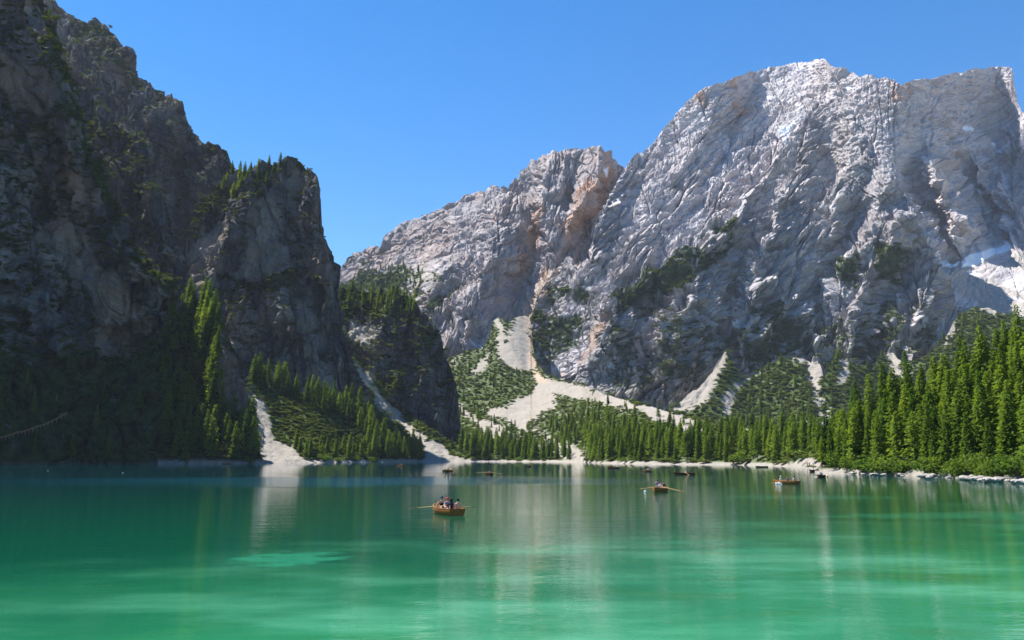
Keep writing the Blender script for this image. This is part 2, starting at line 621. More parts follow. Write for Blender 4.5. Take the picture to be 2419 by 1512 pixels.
def a_disp(P, X, Y, s):
    left = region(X, Y, [(1450, 520), (1550, 400), (1600, 520), (1480, 650), (1700, 380), (1720, 500)], 150)
    top = region(X, Y, [(1850, 220), (1930, 180), (1800, 300), (1950, 260), (1850, 330)], 90)
    wall = region(X, Y, [(2200, 260), (2120, 230), (2280, 230), (2360, 230)], 75)
    right = region(X, Y, [(2250, 450), (2350, 420), (2330, 520), (2220, 520), (2450, 450), (2400, 650)], 110)
    mid = region(X, Y, [(1850, 500), (1950, 520), (1780, 600)], 110)
    low = smooth(560, 700, Y) * smooth(1400, 1480, X) * (1 - smooth(2280, 2380, X))
    h = left * (6 * grain(X, Y, 38, 190, 34, 1) + 7.0 * slabs(X, Y, P, 40, 150, 22, 2) + 3.2 * slabs(X, Y, P, 35, 75, 9, 3))
    h += top * (5 * grain(X, Y, 20, 120, 26, 3) + bands(P, 24, 5.0, (-0.15, 0)) + 3.5 * slabs(X, Y, P, 14, 110, 9, 4))
    h += wall * (bands(P, 26, 9.0, (-0.12, 0.0)) + 10 * cracks(np.stack([X / 26, Y / 160, 0 * X], -1), 57, 0.08) + 4 * slabs(X, Y, P, 92, 40, 14, 5) + 2.5 * slabs(X, Y, P, 8, 30, 7, 6))
    h += right * (22 * grain(X, Y, -58, 200, 52, 5) + 7.0 * slabs(X, Y, P, -55, 110, 19, 7) + 3.5 * slabs(X, Y, P, -22, 60, 9, 8))
    h += mid * (8 * grain(X, Y, 48, 170, 36, 7) + 8 * slabs(X, Y, P, 50, 130, 22, 9) + 3.5 * slabs(X, Y, P, 54, 60, 9, 10))
    h += low * (11 * grain(X, Y, 62, 200, 52, 9, 4) + 9.0 * slabs(X, Y, P, 66, 85, 22, 11) + 5.0 * slabs(X, Y, P, 30, 34, 9, 12) + bands(P, 30, 2.2, (-0.5, 0.2)))
    f3, e3 = facets(P / np.array([16.0, 16.0, 9.0]), 61)
    h += 3.5 * (ridged(P / 85.0, 3, 2) - 0.8) + 0.8 * fbm(P / 12.0, 3, 5) + 3.0 * (f3 - 0.5 * smooth(0.15, 0, e3))
    h += (left + mid + 0.6 * top) * 11 * slabs(X, Y, P, 47, 150, 55, 31) + low * 20 * slabs(X, Y, P, 68, 120, 52, 32) + right * 16 * slabs(X, Y, P, -56, 120, 46, 33)
    h += 9.0 * cracks(np.stack([X / 70, Y / 110, 0 * X], -1), 51, 0.045) + 5.0 * cracks(np.stack([X / 32, Y / 40, 0 * X], -1), 52, 0.06)
    apron = smooth(0.85, 0.65, s)
    return h * (1 - 0.85 * apron)

def b_disp(P, X, Y, s):
    left = region(X, Y, [(900, 600), (1000, 560), (1080, 530), (980, 620), (1150, 480)], 110)
    wall = region(X, Y, [(1300, 450), (1350, 500), (1250, 560), (1200, 650), (1300, 600), (1080, 780), (1180, 740)], 110)
    h = left * (5 * grain(X, Y, 28, 150, 24, 11) + 4.5 * slabs(X, Y, P, 26, 110, 13, 21) + 2.4 * slabs(X, Y, P, 24, 60, 7, 22) + bands(P, 30, 2.5, (-0.3, 0)))
    h += wall * (6 * grain(X, Y, 75, 150, 30, 13) + 6.0 * slabs(X, Y, P, 80, 90, 16, 23) + 2.8 * slabs(X, Y, P, 96, 45, 7, 24))
    h += 3.5 * (ridged(P / 70.0, 3, 2) - 0.8) + 1.0 * fbm(P / 10.0, 3, 5)
    h += left * 9 * slabs(X, Y, P, 26, 120, 40, 34) + wall * 13 * slabs(X, Y, P, 78, 110, 36, 35)
    h += 8.0 * cracks(np.stack([X / 50, Y / 100, 0 * X], -1), 53, 0.05) + 3.5 * cracks(np.stack([X / 24, Y / 36, 0 * X], -1), 54, 0.07)
    apron = smooth(0.85, 0.65, s)
    return h * (1 - 0.85 * apron)

def saturate(*a):
    m = a[0]
    for b in a[1:]:
        m = np.maximum(m, b)
    return m

def fan_masks(screes, greens=(), seed=0, beach=3.0, sparse=0.0, shore_soft=1.5):
    def f(P, X, Y, N, jit):
        patch = fbm(P / 22.0, 4, seed)
        fine = fbm(P / 5.0, 3, seed + 1)
        sc = mask_polys(X, Y, screes, jit + 0.5 * fine, 6, 13)
        sc = np.maximum(sc, smooth(beach + shore_soft, beach, P[..., 2] + 0.6 * patch))
        g = mask_polys(X, Y, greens, jit, 5, 14) if greens else 0 * X
        sc = sc * (1 - g * smooth(-0.3, 0.2, fine + 0.4 * patch))
        veg = (1 - sc) * (1 - sparse * smooth(0.1, 0.5, patch + fine * 0.6))
        rust = mask_polys(X, Y, [[(1236, 738), (1258, 738), (1262, 800), (1280, 882), (1300, 905), (1262, 905), (1245, 850), (1240, 790)]], jit, 4, 6)
        return dict(veg=veg, scree=sc, rust=rust)
    return f
# ---- great mountain on the right
A_CREST = [(1300, 800), (1340, 700), (1375, 620), (1400, 560), (1415, 515), (1475, 397), (1500, 366), (1540, 336),
           (1580, 290), (1600, 266), (1620, 245), (1640, 220), (1670, 206), (1740, 181), (1800, 161), (1850, 153), (1930, 138), (1945, 139),
           (1962, 155), (1990, 158), (2015, 170), (2028, 182), (2060, 178), (2110, 185), (2130, 200), (2165, 190), (2230, 178), (2290, 165),
           (2340, 158), (2386, 157), (2392, 200), (2400, 236), (2412, 264), (2460, 255), (2600, 220), (2760, 200)]
A1_CREST = [(1236, 862), (1250, 748), (1275, 690), (1310, 628), (1340, 604), (1362, 640), (1392, 690), (1402, 752), (1430, 728), (1480, 690), (1540, 640), (1600, 600), (1650, 572), (1700, 548), (1745, 508), (1790, 430), (1840, 362),
            (1885, 300), (1912, 262), (1930, 228), (1955, 238), (1980, 229), (2004, 249), (2032, 280), (2049, 324), (2069, 357), (2085, 393), (2110, 402), (2126, 410), (2138, 450), (2150, 490), (2162, 531), (2195, 564), (2204, 590), (2231, 629), (2246, 662), (2250, 702), (2268, 728), (2300, 740), (2370, 760), (2440, 790), (2560, 850), (2760, 900)]
A3_CREST = [(1480, 1005), (1540, 985), (1590, 962), (1640, 925), (1680, 880), (1716, 822), (1728, 850), (1745, 895), (1770, 892), (1812, 868), (1850, 848), (1882, 848), (1936, 862), (1946, 895), (1958, 870), (1978, 826), (2000, 852), (2060, 872),
            (2082, 838), (2108, 830), (2135, 862), (2180, 850), (2230, 800), (2262, 745), (2310, 724), (2380, 742), (2480, 760), (2600, 800), (2760, 850)]
SCREE_A = [
    [(1715, 815), (1722, 850), (1690, 905), (1650, 970), (1585, 965), (1640, 905), (1690, 855)],
    [(1815, 865), (1775, 895), (1740, 925), (1726, 980), (1708, 980), (1712, 935), (1745, 898)],
    [(1878, 848), (1938, 862), (1932, 905), (1948, 955), (1975, 990), (1938, 990), (1914, 930), (1898, 880)],
    [(1990, 860), (2000, 860), (1995, 905), (1985, 905)],
    [(2255, 598), (2300, 640), (2418, 690), (2520, 700), (2520, 760), (2330, 728), (2262, 690), (2240, 640)],
    [(1270, 640), (1300, 620), (1320, 625), (1290, 670), (1262, 720), (1250, 760), (1240, 830), (1265, 880), (1230, 880), (1225, 790), (1240, 720)],
    [(2080, 830), (2110, 830), (2140, 870), (2120, 895)], [(2330, 640), (2600, 640), (2600, 560), (2400, 590)],
    [(1395, 700), (1420, 700), (1405, 740), (1390, 735)], [(1455, 925), (1500, 915), (1520, 935), (1450, 945)],
    [(1540, 935), (1600, 935), (1600, 960), (1545, 955)],
]
SNOW_A = [
    [(2272, 612), (2290, 600), (2340, 588), (2380, 578), (2398, 582), (2392, 592), (2350, 600), (2330, 612), (2300, 628), (2276, 626)],
    [(2200, 590), (2245, 608), (2262, 612), (2262, 618), (2240, 614)], [(2290, 638), (2320, 648), (2318, 653), (2292, 645)],
    [(1838, 300), (1862, 292), (1872, 280), (1878, 284), (1860, 306), (1842, 310)], [(1848, 322), (1860, 320), (1854, 334)],
    [(2330, 333), (2345, 335), (2360, 350), (2345, 350)], [(2280, 298), (2306, 300), (2304, 305), (2282, 303)],
    [(2240, 308), (2260, 312), (2258, 317), (2240, 313)], [(1882, 245), (1892, 240), (1890, 250)], [(2000, 202), (2030, 205), (2030, 208), (2000, 206)],
    [(2376, 702), (2400, 706), (2418, 714), (2380, 708)], [(1806, 230), (1830, 228), (1820, 234)],
]
GREEN_A = [
    [(1430, 735), (1450, 690), (1500, 655), (1560, 628), (1610, 600), (1640, 585), (1700, 590), (1745, 560), (1752, 585), (1720, 610), (1650, 650), (1600, 672), (1540, 690), (1480, 722)],
    [(1640, 560), (1660, 535), (1700, 520), (1750, 535), (1700, 550)], [(2070, 590), (2090, 574), (2130, 580), (2160, 600), (2140, 640), (2100, 655), (2065, 640)],
    [(1985, 620), (2030, 590), (2045, 640), (2020, 655), (1975, 640)], [(1250, 745), (1300, 735), (1380, 735), (1400, 755), (1370, 800), (1330, 850), (1270, 860), (1245, 830)],
    [(1290, 680), (1370, 670), (1385, 700), (1300, 715)], [(1790, 960), (1740, 930), (1780, 895), (1850, 850), (1885, 880), (1905, 930), (1935, 985), (2000, 1060), (1640, 1060), (1715, 985), (1735, 985)],
    [(1650, 975), (1700, 905), (1760, 880), (1740, 900), (1710, 940), (1706, 985), (1690, 1060), (1600, 1060)],
    [(1940, 870), (1975, 825), (2000, 870), (2060, 880), (2080, 900), (2040, 940), (1980, 970), (1955, 950), (1938, 900)],
    [(2262, 730), (2310, 722), (2380, 735), (2360, 770), (2290, 790), (2262, 770)], [(2170, 780), (2205, 752), (2235, 770), (2230, 800), (2180, 800)],
    [(2075, 835), (2105, 815), (2120, 840), (2100, 865), (2080, 860)], [(1785, 790), (1830, 730), (1870, 740), (1900, 780), (1890, 830), (1830, 850), (1790, 840)],
    [(2060, 760), (2100, 725), (2135, 740), (2140, 790), (2090, 800)], [(1560, 870), (1640, 862), (1640, 880), (1560, 885)],
    [(1430, 935), (1620, 930), (1640, 960), (1600, 985), (1440, 960)], [(2040, 900), (2200, 830), (2260, 800), (2260, 900), (2100, 1000)],
]
A_RELIEF = [
    ([(1962, 155), (1900, 230), (1860, 330)], [30, 15, 0], 60),
    ([(1840, 150), (1770, 260), (1690, 380), (1640, 480), (1560, 600)], [0, -18, -26, -20, -20], 60),
    ([(1730, 180), (1660, 300), (1600, 400), (1500, 560)], [14, 26, 20, 20], 60),
    ([(1810, 400), (1725, 500), (1700, 540)], [-10, -36, -10], 40),
    ([(1475, 400), (1415, 520), (1390, 600)], [20, 30, 10], 40),
    ([(1570, 330), (1500, 460), (1440, 600)], [-10, -26, -20], 40),
    ([(2170, 280), (2200, 380), (2240, 470), (2290, 560), (2330, 620)], [20, 90, 110, 90, 30], (60, 60)),
    ([(2150, 300), (2160, 400), (2200, 500), (2240, 590)], [-10, -80, -110, -70], 50),
    ([(2230, 300), (2270, 400), (2320, 480), (2350, 560)], [-10, -60, -70, -30], 40),
    ([(2290, 300), (2310, 380), (2350, 450)], [30, 80, 60], 45),
    ([(2360, 330), (2350, 430), (2340, 520), (2350, 560)], [-20, -45, -50, -20], 32),
    ([(2418, 280), (2380, 360), (2390, 480), (2420, 560)], [25, 50, 50, 20], 50),
    ([(2540, 280), (2500, 500)], [40, 30], 70),
    ([(2250, 600), (2300, 640), (2400, 680)], [-20, -25, -10], 30),
]
A1_RELIEF = [
    ([(1980, 229), (2004, 260), (2035, 330), (2075, 400), (2130, 450), (2158, 540), (2200, 600), (2245, 690)], [20, 40, 40, 40, 40, 40, 40, 30], (110, 50)),
    ([(1950, 300), (1975, 400), (1990, 480)], [-20, -36, -20], 45),
    ([(2000, 390), (1975, 460), (1960, 560)], [30, 50, 20], (40, 55)),
    ([(2105, 408), (2080, 470), (2050, 540), (1990, 620), (1960, 700)], [40, 46, 40, 40, 24], (50, 45)),
    ([(2050, 500), (2000, 560), (1940, 660), (1905, 760), (1880, 850)], [-30, -40, -45, -45, -20], 45),
    ([(1890, 330), (1870, 420), (1820, 540), (1790, 640), (1770, 760), (1760, 860)], [20, 30, 40, 40, 30, 20], (60, 55)),
    ([(1830, 400), (1790, 520), (1740, 620), (1725, 720), (1700, 830)], [-20, -30, -36, -50, -50], 40),
    ([(2120, 520), (2080, 600), (2020, 720), (1995, 840)], [40, 40, 40, 30], (60, 50)),
    ([(2160, 580), (2110, 680), (2075, 780), (2045, 860)], [-20, -36, -40, -30], 40),
    ([(2225, 640), (2180, 720), (2140, 820)], [30, 40, 25], 50),
    ([(1660, 580), (1640, 680), (1600, 780), (1560, 880)], [20, 36, 36, 24], 60),
    ([(1560, 640), (1530, 740), (1480, 840), (1420, 900)], [-14, -30, -30, -20], 45),
    ([(1400, 560), (1398, 690), (1405, 750), (1370, 830)], [-30, -45, -50, -20], 30),
    ([(1440, 740), (1420, 800), (1360, 870)], [26, 30, 10], 50),
]
def a_masks(P, X, Y, N, jit):
    nz = N[..., 2]
    patch = fbm(P / 70.0, 4, 91)
    fine = fbm(P / 16.0, 3, 92)
    green = mask_polys(X, Y, GREEN_A, jit, 9, 26)
    low = smooth(640, 900, Y) * smooth(-120, 120, Y - 1.15 * (2418 - X) * 0 - 560)
    wild = smooth(0.42, 0.62, low * 0.80 + 0.55 * patch + 0.3 * (nz - 0.45)) * smooth(600, 720, Y)
    far_l = smooth(1380, 1480, X) 
    veg = saturate(green * smooth(-0.75, -0.15, fine + 0.6 * patch), wild * far_l * smooth(-0.35, 0.2, fine) * 0.9)
    grassy = smooth(0.15, 0.5, patch + 0.8 * fine) * 0.35 * smooth(520, 700, Y) * smooth(2300, 2150, X)
    veg = np.maximum(veg, grassy)
    scree = mask_polys(X, Y, SCREE_A, jit, 6, 12)
    snow = mask_polys(X, Y, SNOW_A, jit, 2.0, 5)
    veg = veg * (1 - scree) * (1 - snow)
    # bright rubble in the bottoms of gullies
    scree = np.maximum(scree, 0.5 * smooth(0.25, 0.6, fbm(P / 45.0, 3, 95)) * smooth(560, 800, Y) * (1 - veg))
    rust = mask_polys(X, Y, [[(1750, 220), (1800, 215), (1760, 300), (1700, 340), (1680, 300)], [(1270, 640), (1300, 620), (1330, 640), (1270, 720), (1255, 850), (1235, 840), (1245, 720)],
                             [(1330, 850), (1400, 780), (1420, 760), (1400, 820), (1350, 880)], [(1240, 860), (1340, 880), (1320, 900), (1280, 890)], [(2100, 175), (2180, 180), (2150, 240), (2090, 230)],
                             [(1640, 205), (1800, 160), (1790, 190), (1640, 260)], [(1700, 820), (1715, 810), (1712, 850), (1690, 855)]], jit, 10, 14)
    return dict(veg=veg, scree=scree, snow=snow, rust=rust * 0.8 + 0.12)
layer('A', 'mountain', FAR_ROCK, A_CREST,
      [(1300, 1400), (1450, 1370), (1600, 1400), (1800, 1440), (2000, 1480), (2400, 1380), (2760, 1330)],
      [(1500, 900, 1.0), (1500, 700, 1.0), (1500, 500, 0.95), (1600, 350, 0.95), (1620, 240, 2.0), (1420, 560, 1.3),
       (1700, 230, 1.6), (1750, 450, 0.85), (1800, 300, 0.82), (1880, 200, 0.95), (1950, 160, 1.8), (1900, 500, 0.9), (1700, 700, 1.1), (1900, 800, 1.1),
       (2080, 230, 1.6), (2100, 300, 2.4), (2050, 400, 1.2), (2150, 240, 4.0), (2200, 240, 4.5), (2270, 200, 4.5), (2330, 230, 4.5), (2370, 200, 4.5), (2200, 340, 1.05), (2250, 400, 0.95), (2220, 480, 0.95), (2300, 450, 0.9), (2350, 340, 1.0), (2350, 450, 0.9), (2400, 520, 0.85),
       (2350, 620, 0.60), (2300, 690, 0.6), (2380, 720, 0.6), (2100, 600, 1.2), (2200, 700, 1.0), (2300, 900, 0.7), (2500, 300, 1.0), (2600, 600, 0.8)],
      step=2.1, rows=2.0, footy=[(1300, 900), (1450, 860), (1800, 800), (2100, 840), (2760, 900)], relief=A_RELIEF,
      disp=a_disp, masks=a_masks, crest_noise=5.0, back=1.0, back_n=14, back_step=22,
      label='huge pale limestone mountain with snow patches below its summit band')
layer('A1', 'mountain', FAR_ROCK2, A1_CREST,
      [(1236, 1330), (1300, 1320), (1450, 1270), (1600, 1290), (1800, 1330), (2000, 1340), (2400, 1320), (2760, 1300)],
      [(1300, 1000, 0.7), (1300, 800, 0.85), (1340, 650, 1.3), (1330, 720, 1.0), (1500, 1000, 0.8), (1500, 900, 2.0), (1480, 760, 1.7), (1640, 850, 2.2), (1600, 700, 1.7), (1720, 600, 1.5), (1850, 400, 1.3), (1930, 300, 1.3),
       (1950, 480, 1.7), (2040, 360, 2.4), (2080, 480, 2.0), (1850, 600, 1.5), (1850, 760, 1.5), (2000, 650, 1.5), (2100, 580, 1.6), (2100, 760, 1.3), (2200, 700, 1.3), (2000, 860, 1.2), (2300, 850, 0.7), (2600, 900, 0.7)],
      step=1.9, rows=1.9, footy=[(1236, 960), (1300, 1000), (1450, 1010), (1700, 1020), (2100, 1000), (2760, 1010)], relief=A1_RELIEF,
      disp=a_disp, masks=a_masks, crest_noise=5.0, back=1.0, back_n=8, back_step=16,
      label='rugged darker rock buttress with green ledges before the pale mountain')
A3_SCREE = [
    [(1714, 812), (1724, 850), (1692, 905), (1655, 965), (1615, 985), (1570, 975), (1640, 915), (1688, 860)],
    [(1818, 862), (1775, 898), (1742, 930), (1728, 985), (1706, 985), (1712, 935), (1742, 900), (1775, 886)],
    [(1868, 840), (1944, 855), (1934, 905), (1948, 950), (1982, 1000), (1940, 1000), (1914, 930), (1896, 875)],
    [(1990, 850), (2003, 850), (1997, 910), (1985, 905)], [(2076, 825), (2112, 825), (2140, 880), (2115, 900)], [(2225, 760), (2262, 740), (2270, 790), (2230, 820)],
    [(1880, 1000), (1960, 985), (1990, 1005), (1900, 1030)], [(2262, 700), (2420, 735), (2330, 740)]]
layer('A3', 'scree_apron', GROUND, A3_CREST,
      [(1480, 1000), (1700, 1010), (2000, 1010), (2400, 1000), (2760, 1000)],
      [(1600, 1040, 0.35), (1800, 1040, 0.35), (2100, 1040, 0.4), (1650, 950, 0.58), (1720, 860, 0.66), (1850, 900, 0.62), (1980, 880, 0.62), (2200, 900, 0.6), (2600, 900, 0.55)],
      step=2.2, rows=1.8, footy=[(1480, 1062), (2760, 1070)], relief=[([(1715, 815), (1640, 960)], [-8, -6], 26), ([(1905, 860), (1930, 930), (1960, 990)], [-8, -10, -4], 22), ([(1850, 850), (1800, 980)], [14, 8], 60)],
      disp=lambda P, X, Y, s: 3.0 * fbm(P / 30.0, 4, 33) + 0.8 * fbm(P / 6.0, 2, 34), masks=fan_masks(A3_SCREE, [], 191, -50.0, 0.12), crest_noise=4, back=0.8, back_step=10, back_n=6,
      label='green aprons and pale scree fans at the foot of the buttress')

# ---- middle mountain with the rusty wall
B_CREST = [(760, 690), (800, 640), (808, 622), (820, 606), (835, 593), (860, 586), (898, 587), (906, 570), (925, 541), (960, 518), (1000, 508), (1050, 483), (1100, 461), (1140, 446),
           (1165, 437), (1198, 438), (1210, 426), (1235, 401), (1260, 378), (1300, 362), (1320, 356), (1360, 351), (1395, 346), (1418, 343), (1432, 358), (1445, 353),
           (1449, 372), (1460, 386), (1476, 398), (1520, 440), (1560, 500)]
B_RELIEF = [
    ([(1420, 350), (1400, 430), (1350, 520), (1310, 600)], [30, 60, 40, 20], 60),
    ([(1472, 400), (1420, 510), (1350, 590), (1300, 650)], [-60, -90, -90, -40], 55),
    ([(1215, 500), (1170, 510), (1160, 600), (1130, 700), (1100, 800)], [20, 90, 110, 100, 60], (80, 80)),
    ([(1250, 470), (1260, 600), (1230, 700), (1215, 760)], [-40, -60, -70, -40], 70),
    ([(1060, 500), (1000, 600), (990, 700)], [-20, -40, -30], 60),
    ([(1120, 620), (1040, 640), (1000, 700), (1040, 800)], [30, 60, 60, 40], 60),
    ([(905, 575), (930, 620)], [-30, -20], 40),
    ([(1225, 300), (1225, 450)], [10, -40], 40),
    ([(1300, 380), (1280, 480), (1240, 560)], [40, 60, 10], 50),
    ([(1370, 360), (1340, 450), (1330, 540)], [-10, -50, -30], 40),
]
def b_masks(P, X, Y, N, jit):
    patch = fbm(P / 60.0, 4, 93)
    fine = fbm(P / 16.0, 3, 94)
    green = mask_polys(X, Y, [[(780, 690), (850, 630), (900, 640), (960, 632), (1000, 640), (1030, 650), (985, 680), (1000, 690), (900, 730), (780, 760)],
                              [(1000, 720), (1040, 690), (1090, 660), (1060, 700), (1010, 740)], [(1060, 850), (1150, 815), (1165, 770), (1185, 765), (1210, 830), (1240, 1010), (1000, 1010), (1040, 860)],
                              [(1280, 690), (1300, 700), (1280, 740), (1250, 735)]], jit, 6, 12)
    veg = green * smooth(-0.8, -0.2, fine + 0.5 * patch)
    veg = np.maximum(veg, smooth(0.35, 0.7, patch + 0.5 * fine) * 0.6 * smooth(480, 640, Y) * smooth(1150, 1000, X))
    scree = mask_polys(X, Y, [[(1190, 690), (1230, 720), (1300, 640), (1290, 690), (1250, 760), (1245, 800), (1260, 900), (1170, 900), (1190, 850), (1195, 790)],
                              [(1162, 752), (1172, 752), (1192, 800), (1200, 880), (1185, 870)], [(1150, 825), (1165, 830), (1140, 875), (1115, 880)], [(1100, 905), (1125, 900), (1112, 925), (1100, 935)],
                              [(1050, 860), (1090, 835), (1100, 840), (1060, 870)], [(940, 680), (1000, 640), (1020, 650), (960, 690)]], jit, 5, 10)
    snow = mask_polys(X, Y, [[(1398, 535), (1402, 512), (1415, 498), (1420, 515), (1408, 540), (1392, 560)], [(1430, 400), (1440, 395), (1436, 420)], [(1120, 800), (1135, 815), (1150, 830), (1140, 832)]], jit, 2, 4)
    rust = mask_polys(X, Y, [[(1250, 480), (1330, 430), (1400, 420), (1460, 390), (1440, 470), (1350, 560), (1300, 580), (1240, 560)], [(1140, 560), (1260, 560), (1240, 700), (1150, 720)],
                             [(1260, 650), (1300, 620), (1290, 690), (1250, 760), (1262, 900), (1235, 900), (1240, 780)], [(1420, 350), (1475, 390), (1450, 410)]], jit, 14, 20)
    veg *= (1 - scree)
    return dict(veg=veg, scree=scree * 0.9, snow=snow, rust=np.maximum(rust, 0.25))
layer('B', 'mountain', MID_ROCK, B_CREST, [(760, 1500), (900, 1450), (1100, 1330), (1300, 1330), (1560, 1400)],
      [(850, 620, 1.0), (850, 800, 0.7), (960, 560, 0.8), (1000, 640, 0.7), (1100, 500, 0.75), (1100, 560, 0.9), (1150, 620, 1.6), (1060, 760, 1.8), (1150, 850, 0.62), (1100, 950, 0.5), (1230, 480, 1.0),
       (1300, 400, 1.1), (1350, 460, 1.5), (1400, 400, 1.8), (1300, 560, 1.8), (1230, 620, 1.8), (1220, 720, 0.9), (1220, 850, 0.66), (1300, 660, 1.2), (1450, 600, 1.2)],
      step=1.9, rows=1.9, footy=[(760, 1000), (1560, 1005)], relief=B_RELIEF,
      disp=b_disp, masks=b_masks, crest_noise=4.0, back=1.0, back_n=14, back_step=20,
      label='grey and rust coloured mountain wall left of the snowy one')

# ---- left: back mountain, buttress, front cliff
def cliff_masks(bias, seed, greens=(), screes=(), lim=0.42):
    def f(P, X, Y, N, jit):
        patch = fbm(P / 45.0, 4, seed)
        fine = fbm(P / 9.0, 3, seed + 3)
        nz = N[..., 2]
        veg = smooth(0.0, 0.28, (nz - lim) * 1.5 + 0.5 * patch + 0.25 * fine + bias)
        g = mask_polys(X, Y, greens, jit, 6, 14) if greens else 0 * X
        veg = np.maximum(veg, g * smooth(-0.6, 0.1, fine + patch * 0.6))
        sc = mask_polys(X, Y, screes, jit, 4, 8) if screes else 0 * X
        veg = veg * (1 - sc)
        return dict(veg=veg, scree=sc, rust=np.clip(0.1 + 0.5 * patch, 0, 0.45))
    return f
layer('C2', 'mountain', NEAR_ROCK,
      [(60, -160), (100, -60), (117, -14), (128, 3), (160, 18), (184, 37), (205, 40), (230, 47), (258, 62), (281, 90), (301, 113), (316, 140), (332, 164), (351, 187), (367, 198), (390, 207),
       (414, 234), (433, 258), (443, 277), (446, 297), (455, 312), (472, 332), (490, 338), (515, 341), (539, 356), (550, 386), (580, 430), (640, 520), (700, 600)],
      [(60, 1000), (700, 950)],
      [(200, 100, 1.5), (260, 250, 2.4), (300, 400, 3.0), (380, 260, 1.6), (400, 400, 3.0), (450, 450, 2.5), (520, 370, 1.6), (500, 450, 2.5), (450, 600, 1.6), (640, 700, 2.0), (200, 40, 1.2), (300, 150, 1.4)],
      step=2.0, rows=2.0, footy=[(60, 900), (700, 900)],
      relief=[([(367, 199), (400, 300), (440, 400)], [20, 50, 10], 40), ([(440, 320), (420, 420), (440, 560)], [-30, -60, -50], 45), ([(520, 345), (480, 430)], [30, 30], 40),
              ([(250, 60), (330, 200), (380, 330)], [40, 40, 20], 50), ([(180, 60), (230, 200), (260, 300)], [-20, -40, -20], 40), ([(300, 240), (340, 360)], [30, 30], 35)],
      disp=craggy(16, 11, 2.2, 4.0, (0.3, 0.1, 1.0), 20.0, 0.6), masks=cliff_masks(-0.12, 101, [[(170, 40), (260, 70), (330, 180), (340, 200), (250, 150), (180, 90)], [(470, 340), (520, 342), (545, 362), (500, 360)]]), crest_noise=3, back=1.1,
      label='steep grey mountain flank with green ledges behind the front cliff')
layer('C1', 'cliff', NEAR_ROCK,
      [(100, 60), (140, 105), (162, 155), (211, 181), (219, 200), (242, 234), (265, 269), (275, 296), (300, 313), (336, 329), (346, 350), (356, 400), (368, 449), (390, 488), (404, 520), (416, 580), (440, 640), (452, 700), (470, 760)],
      [(100, 780), (470, 780)],
      [(180, 200, 2.4), (250, 300, 1.3), (300, 330, 1.4), (300, 450, 3.5), (380, 550, 3.5), (400, 700, 3.0), (250, 500, 3.5)],
      step=2.0, rows=2.0, footy=[(100, 1000), (470, 1000)],
      relief=[([(215, 190), (250, 280), (300, 420)], [30, 25, 20], 30), ([(336, 330), (350, 450), (400, 600)], [25, 25, 25], 35), ([(275, 330), (320, 500)], [-20, -25], 30)],
      disp=craggy(9, 8, 1.8, 2.0, (0.2, 0.1, 1.0), 16.0, 0.45), masks=cliff_masks(0.0, 111, [[(205, 285), (270, 300), (335, 330), (350, 345), (300, 345), (220, 330)]]), crest_noise=3, back=1.3,
      label='dark ribbed buttress with a green shoulder left of the pinnacle')
C_CREST = [(-700, -900), (-400, -700), (-200, -520), (-60, -330), (40, -200), (90, -80), (117, 0), (135, 47), (139, 78), (150, 101), (156, 133), (163, 156), (173, 203), (203, 250), (208, 289), (220, 336),
           (231, 375), (250, 390), (265, 437), (277, 480), (289, 508), (298, 547), (312, 578), (326, 596), (351, 615), (383, 638), (404, 660), (412, 700), (425, 760), (445, 850), (470, 960), (485, 1040), (495, 1085)]
def c_masks(P, X, Y, N, jit):
    m = cliff_masks(0.10, 121, [[(100, 30), (140, 60), (170, 200), (220, 330), (300, 560), (400, 650), (400, 690), (330, 640), (270, 560), (200, 400), (150, 260), (90, 100)]], [], 0.40)(P, X, Y, N, jit)
    low = smooth(790, 870, Y + 0.10 * X + 25 * jit)
    m['veg'] = np.maximum(m['veg'], low * smooth(-0.9, 0.1, fbm(P / 8.0, 3, 5) + 0.4))
    pale = mask_polys(X, Y, [[(0, 110), (60, 130), (130, 190), (140, 230), (90, 265), (40, 250), (0, 200)], [(90, 560), (130, 480), (200, 560), (250, 640), (330, 700), (360, 760), (300, 815), (240, 810), (215, 720), (170, 640)],
                             [(0, 620), (60, 700), (50, 720), (0, 670)], [(120, 380), (200, 420), (230, 480), (180, 470)]], jit, 10, 22)
    m['veg'] = m['veg'] * (1 - 0.9 * pale)
    path = [(-40, 1036), (0, 1026), (60, 1012), (110, 1000), (165, 975), (215, 950), (250, 925)]
    d, _, _ = seg_dist(X, Y, path)
    m['scree'] = np.maximum(0.30 * pale, 0.35 * smooth(5, 2, d))
    sh = smooth(3.0, 0.5, P[..., 2])
    m['scree'] = np.maximum(m['scree'], 0.10 * sh)
    m['veg'] *= (1 - 0.25 * sh)
    m['rust'] = np.clip(m['rust'] + 0.3 * pale, 0, 1)
    return m
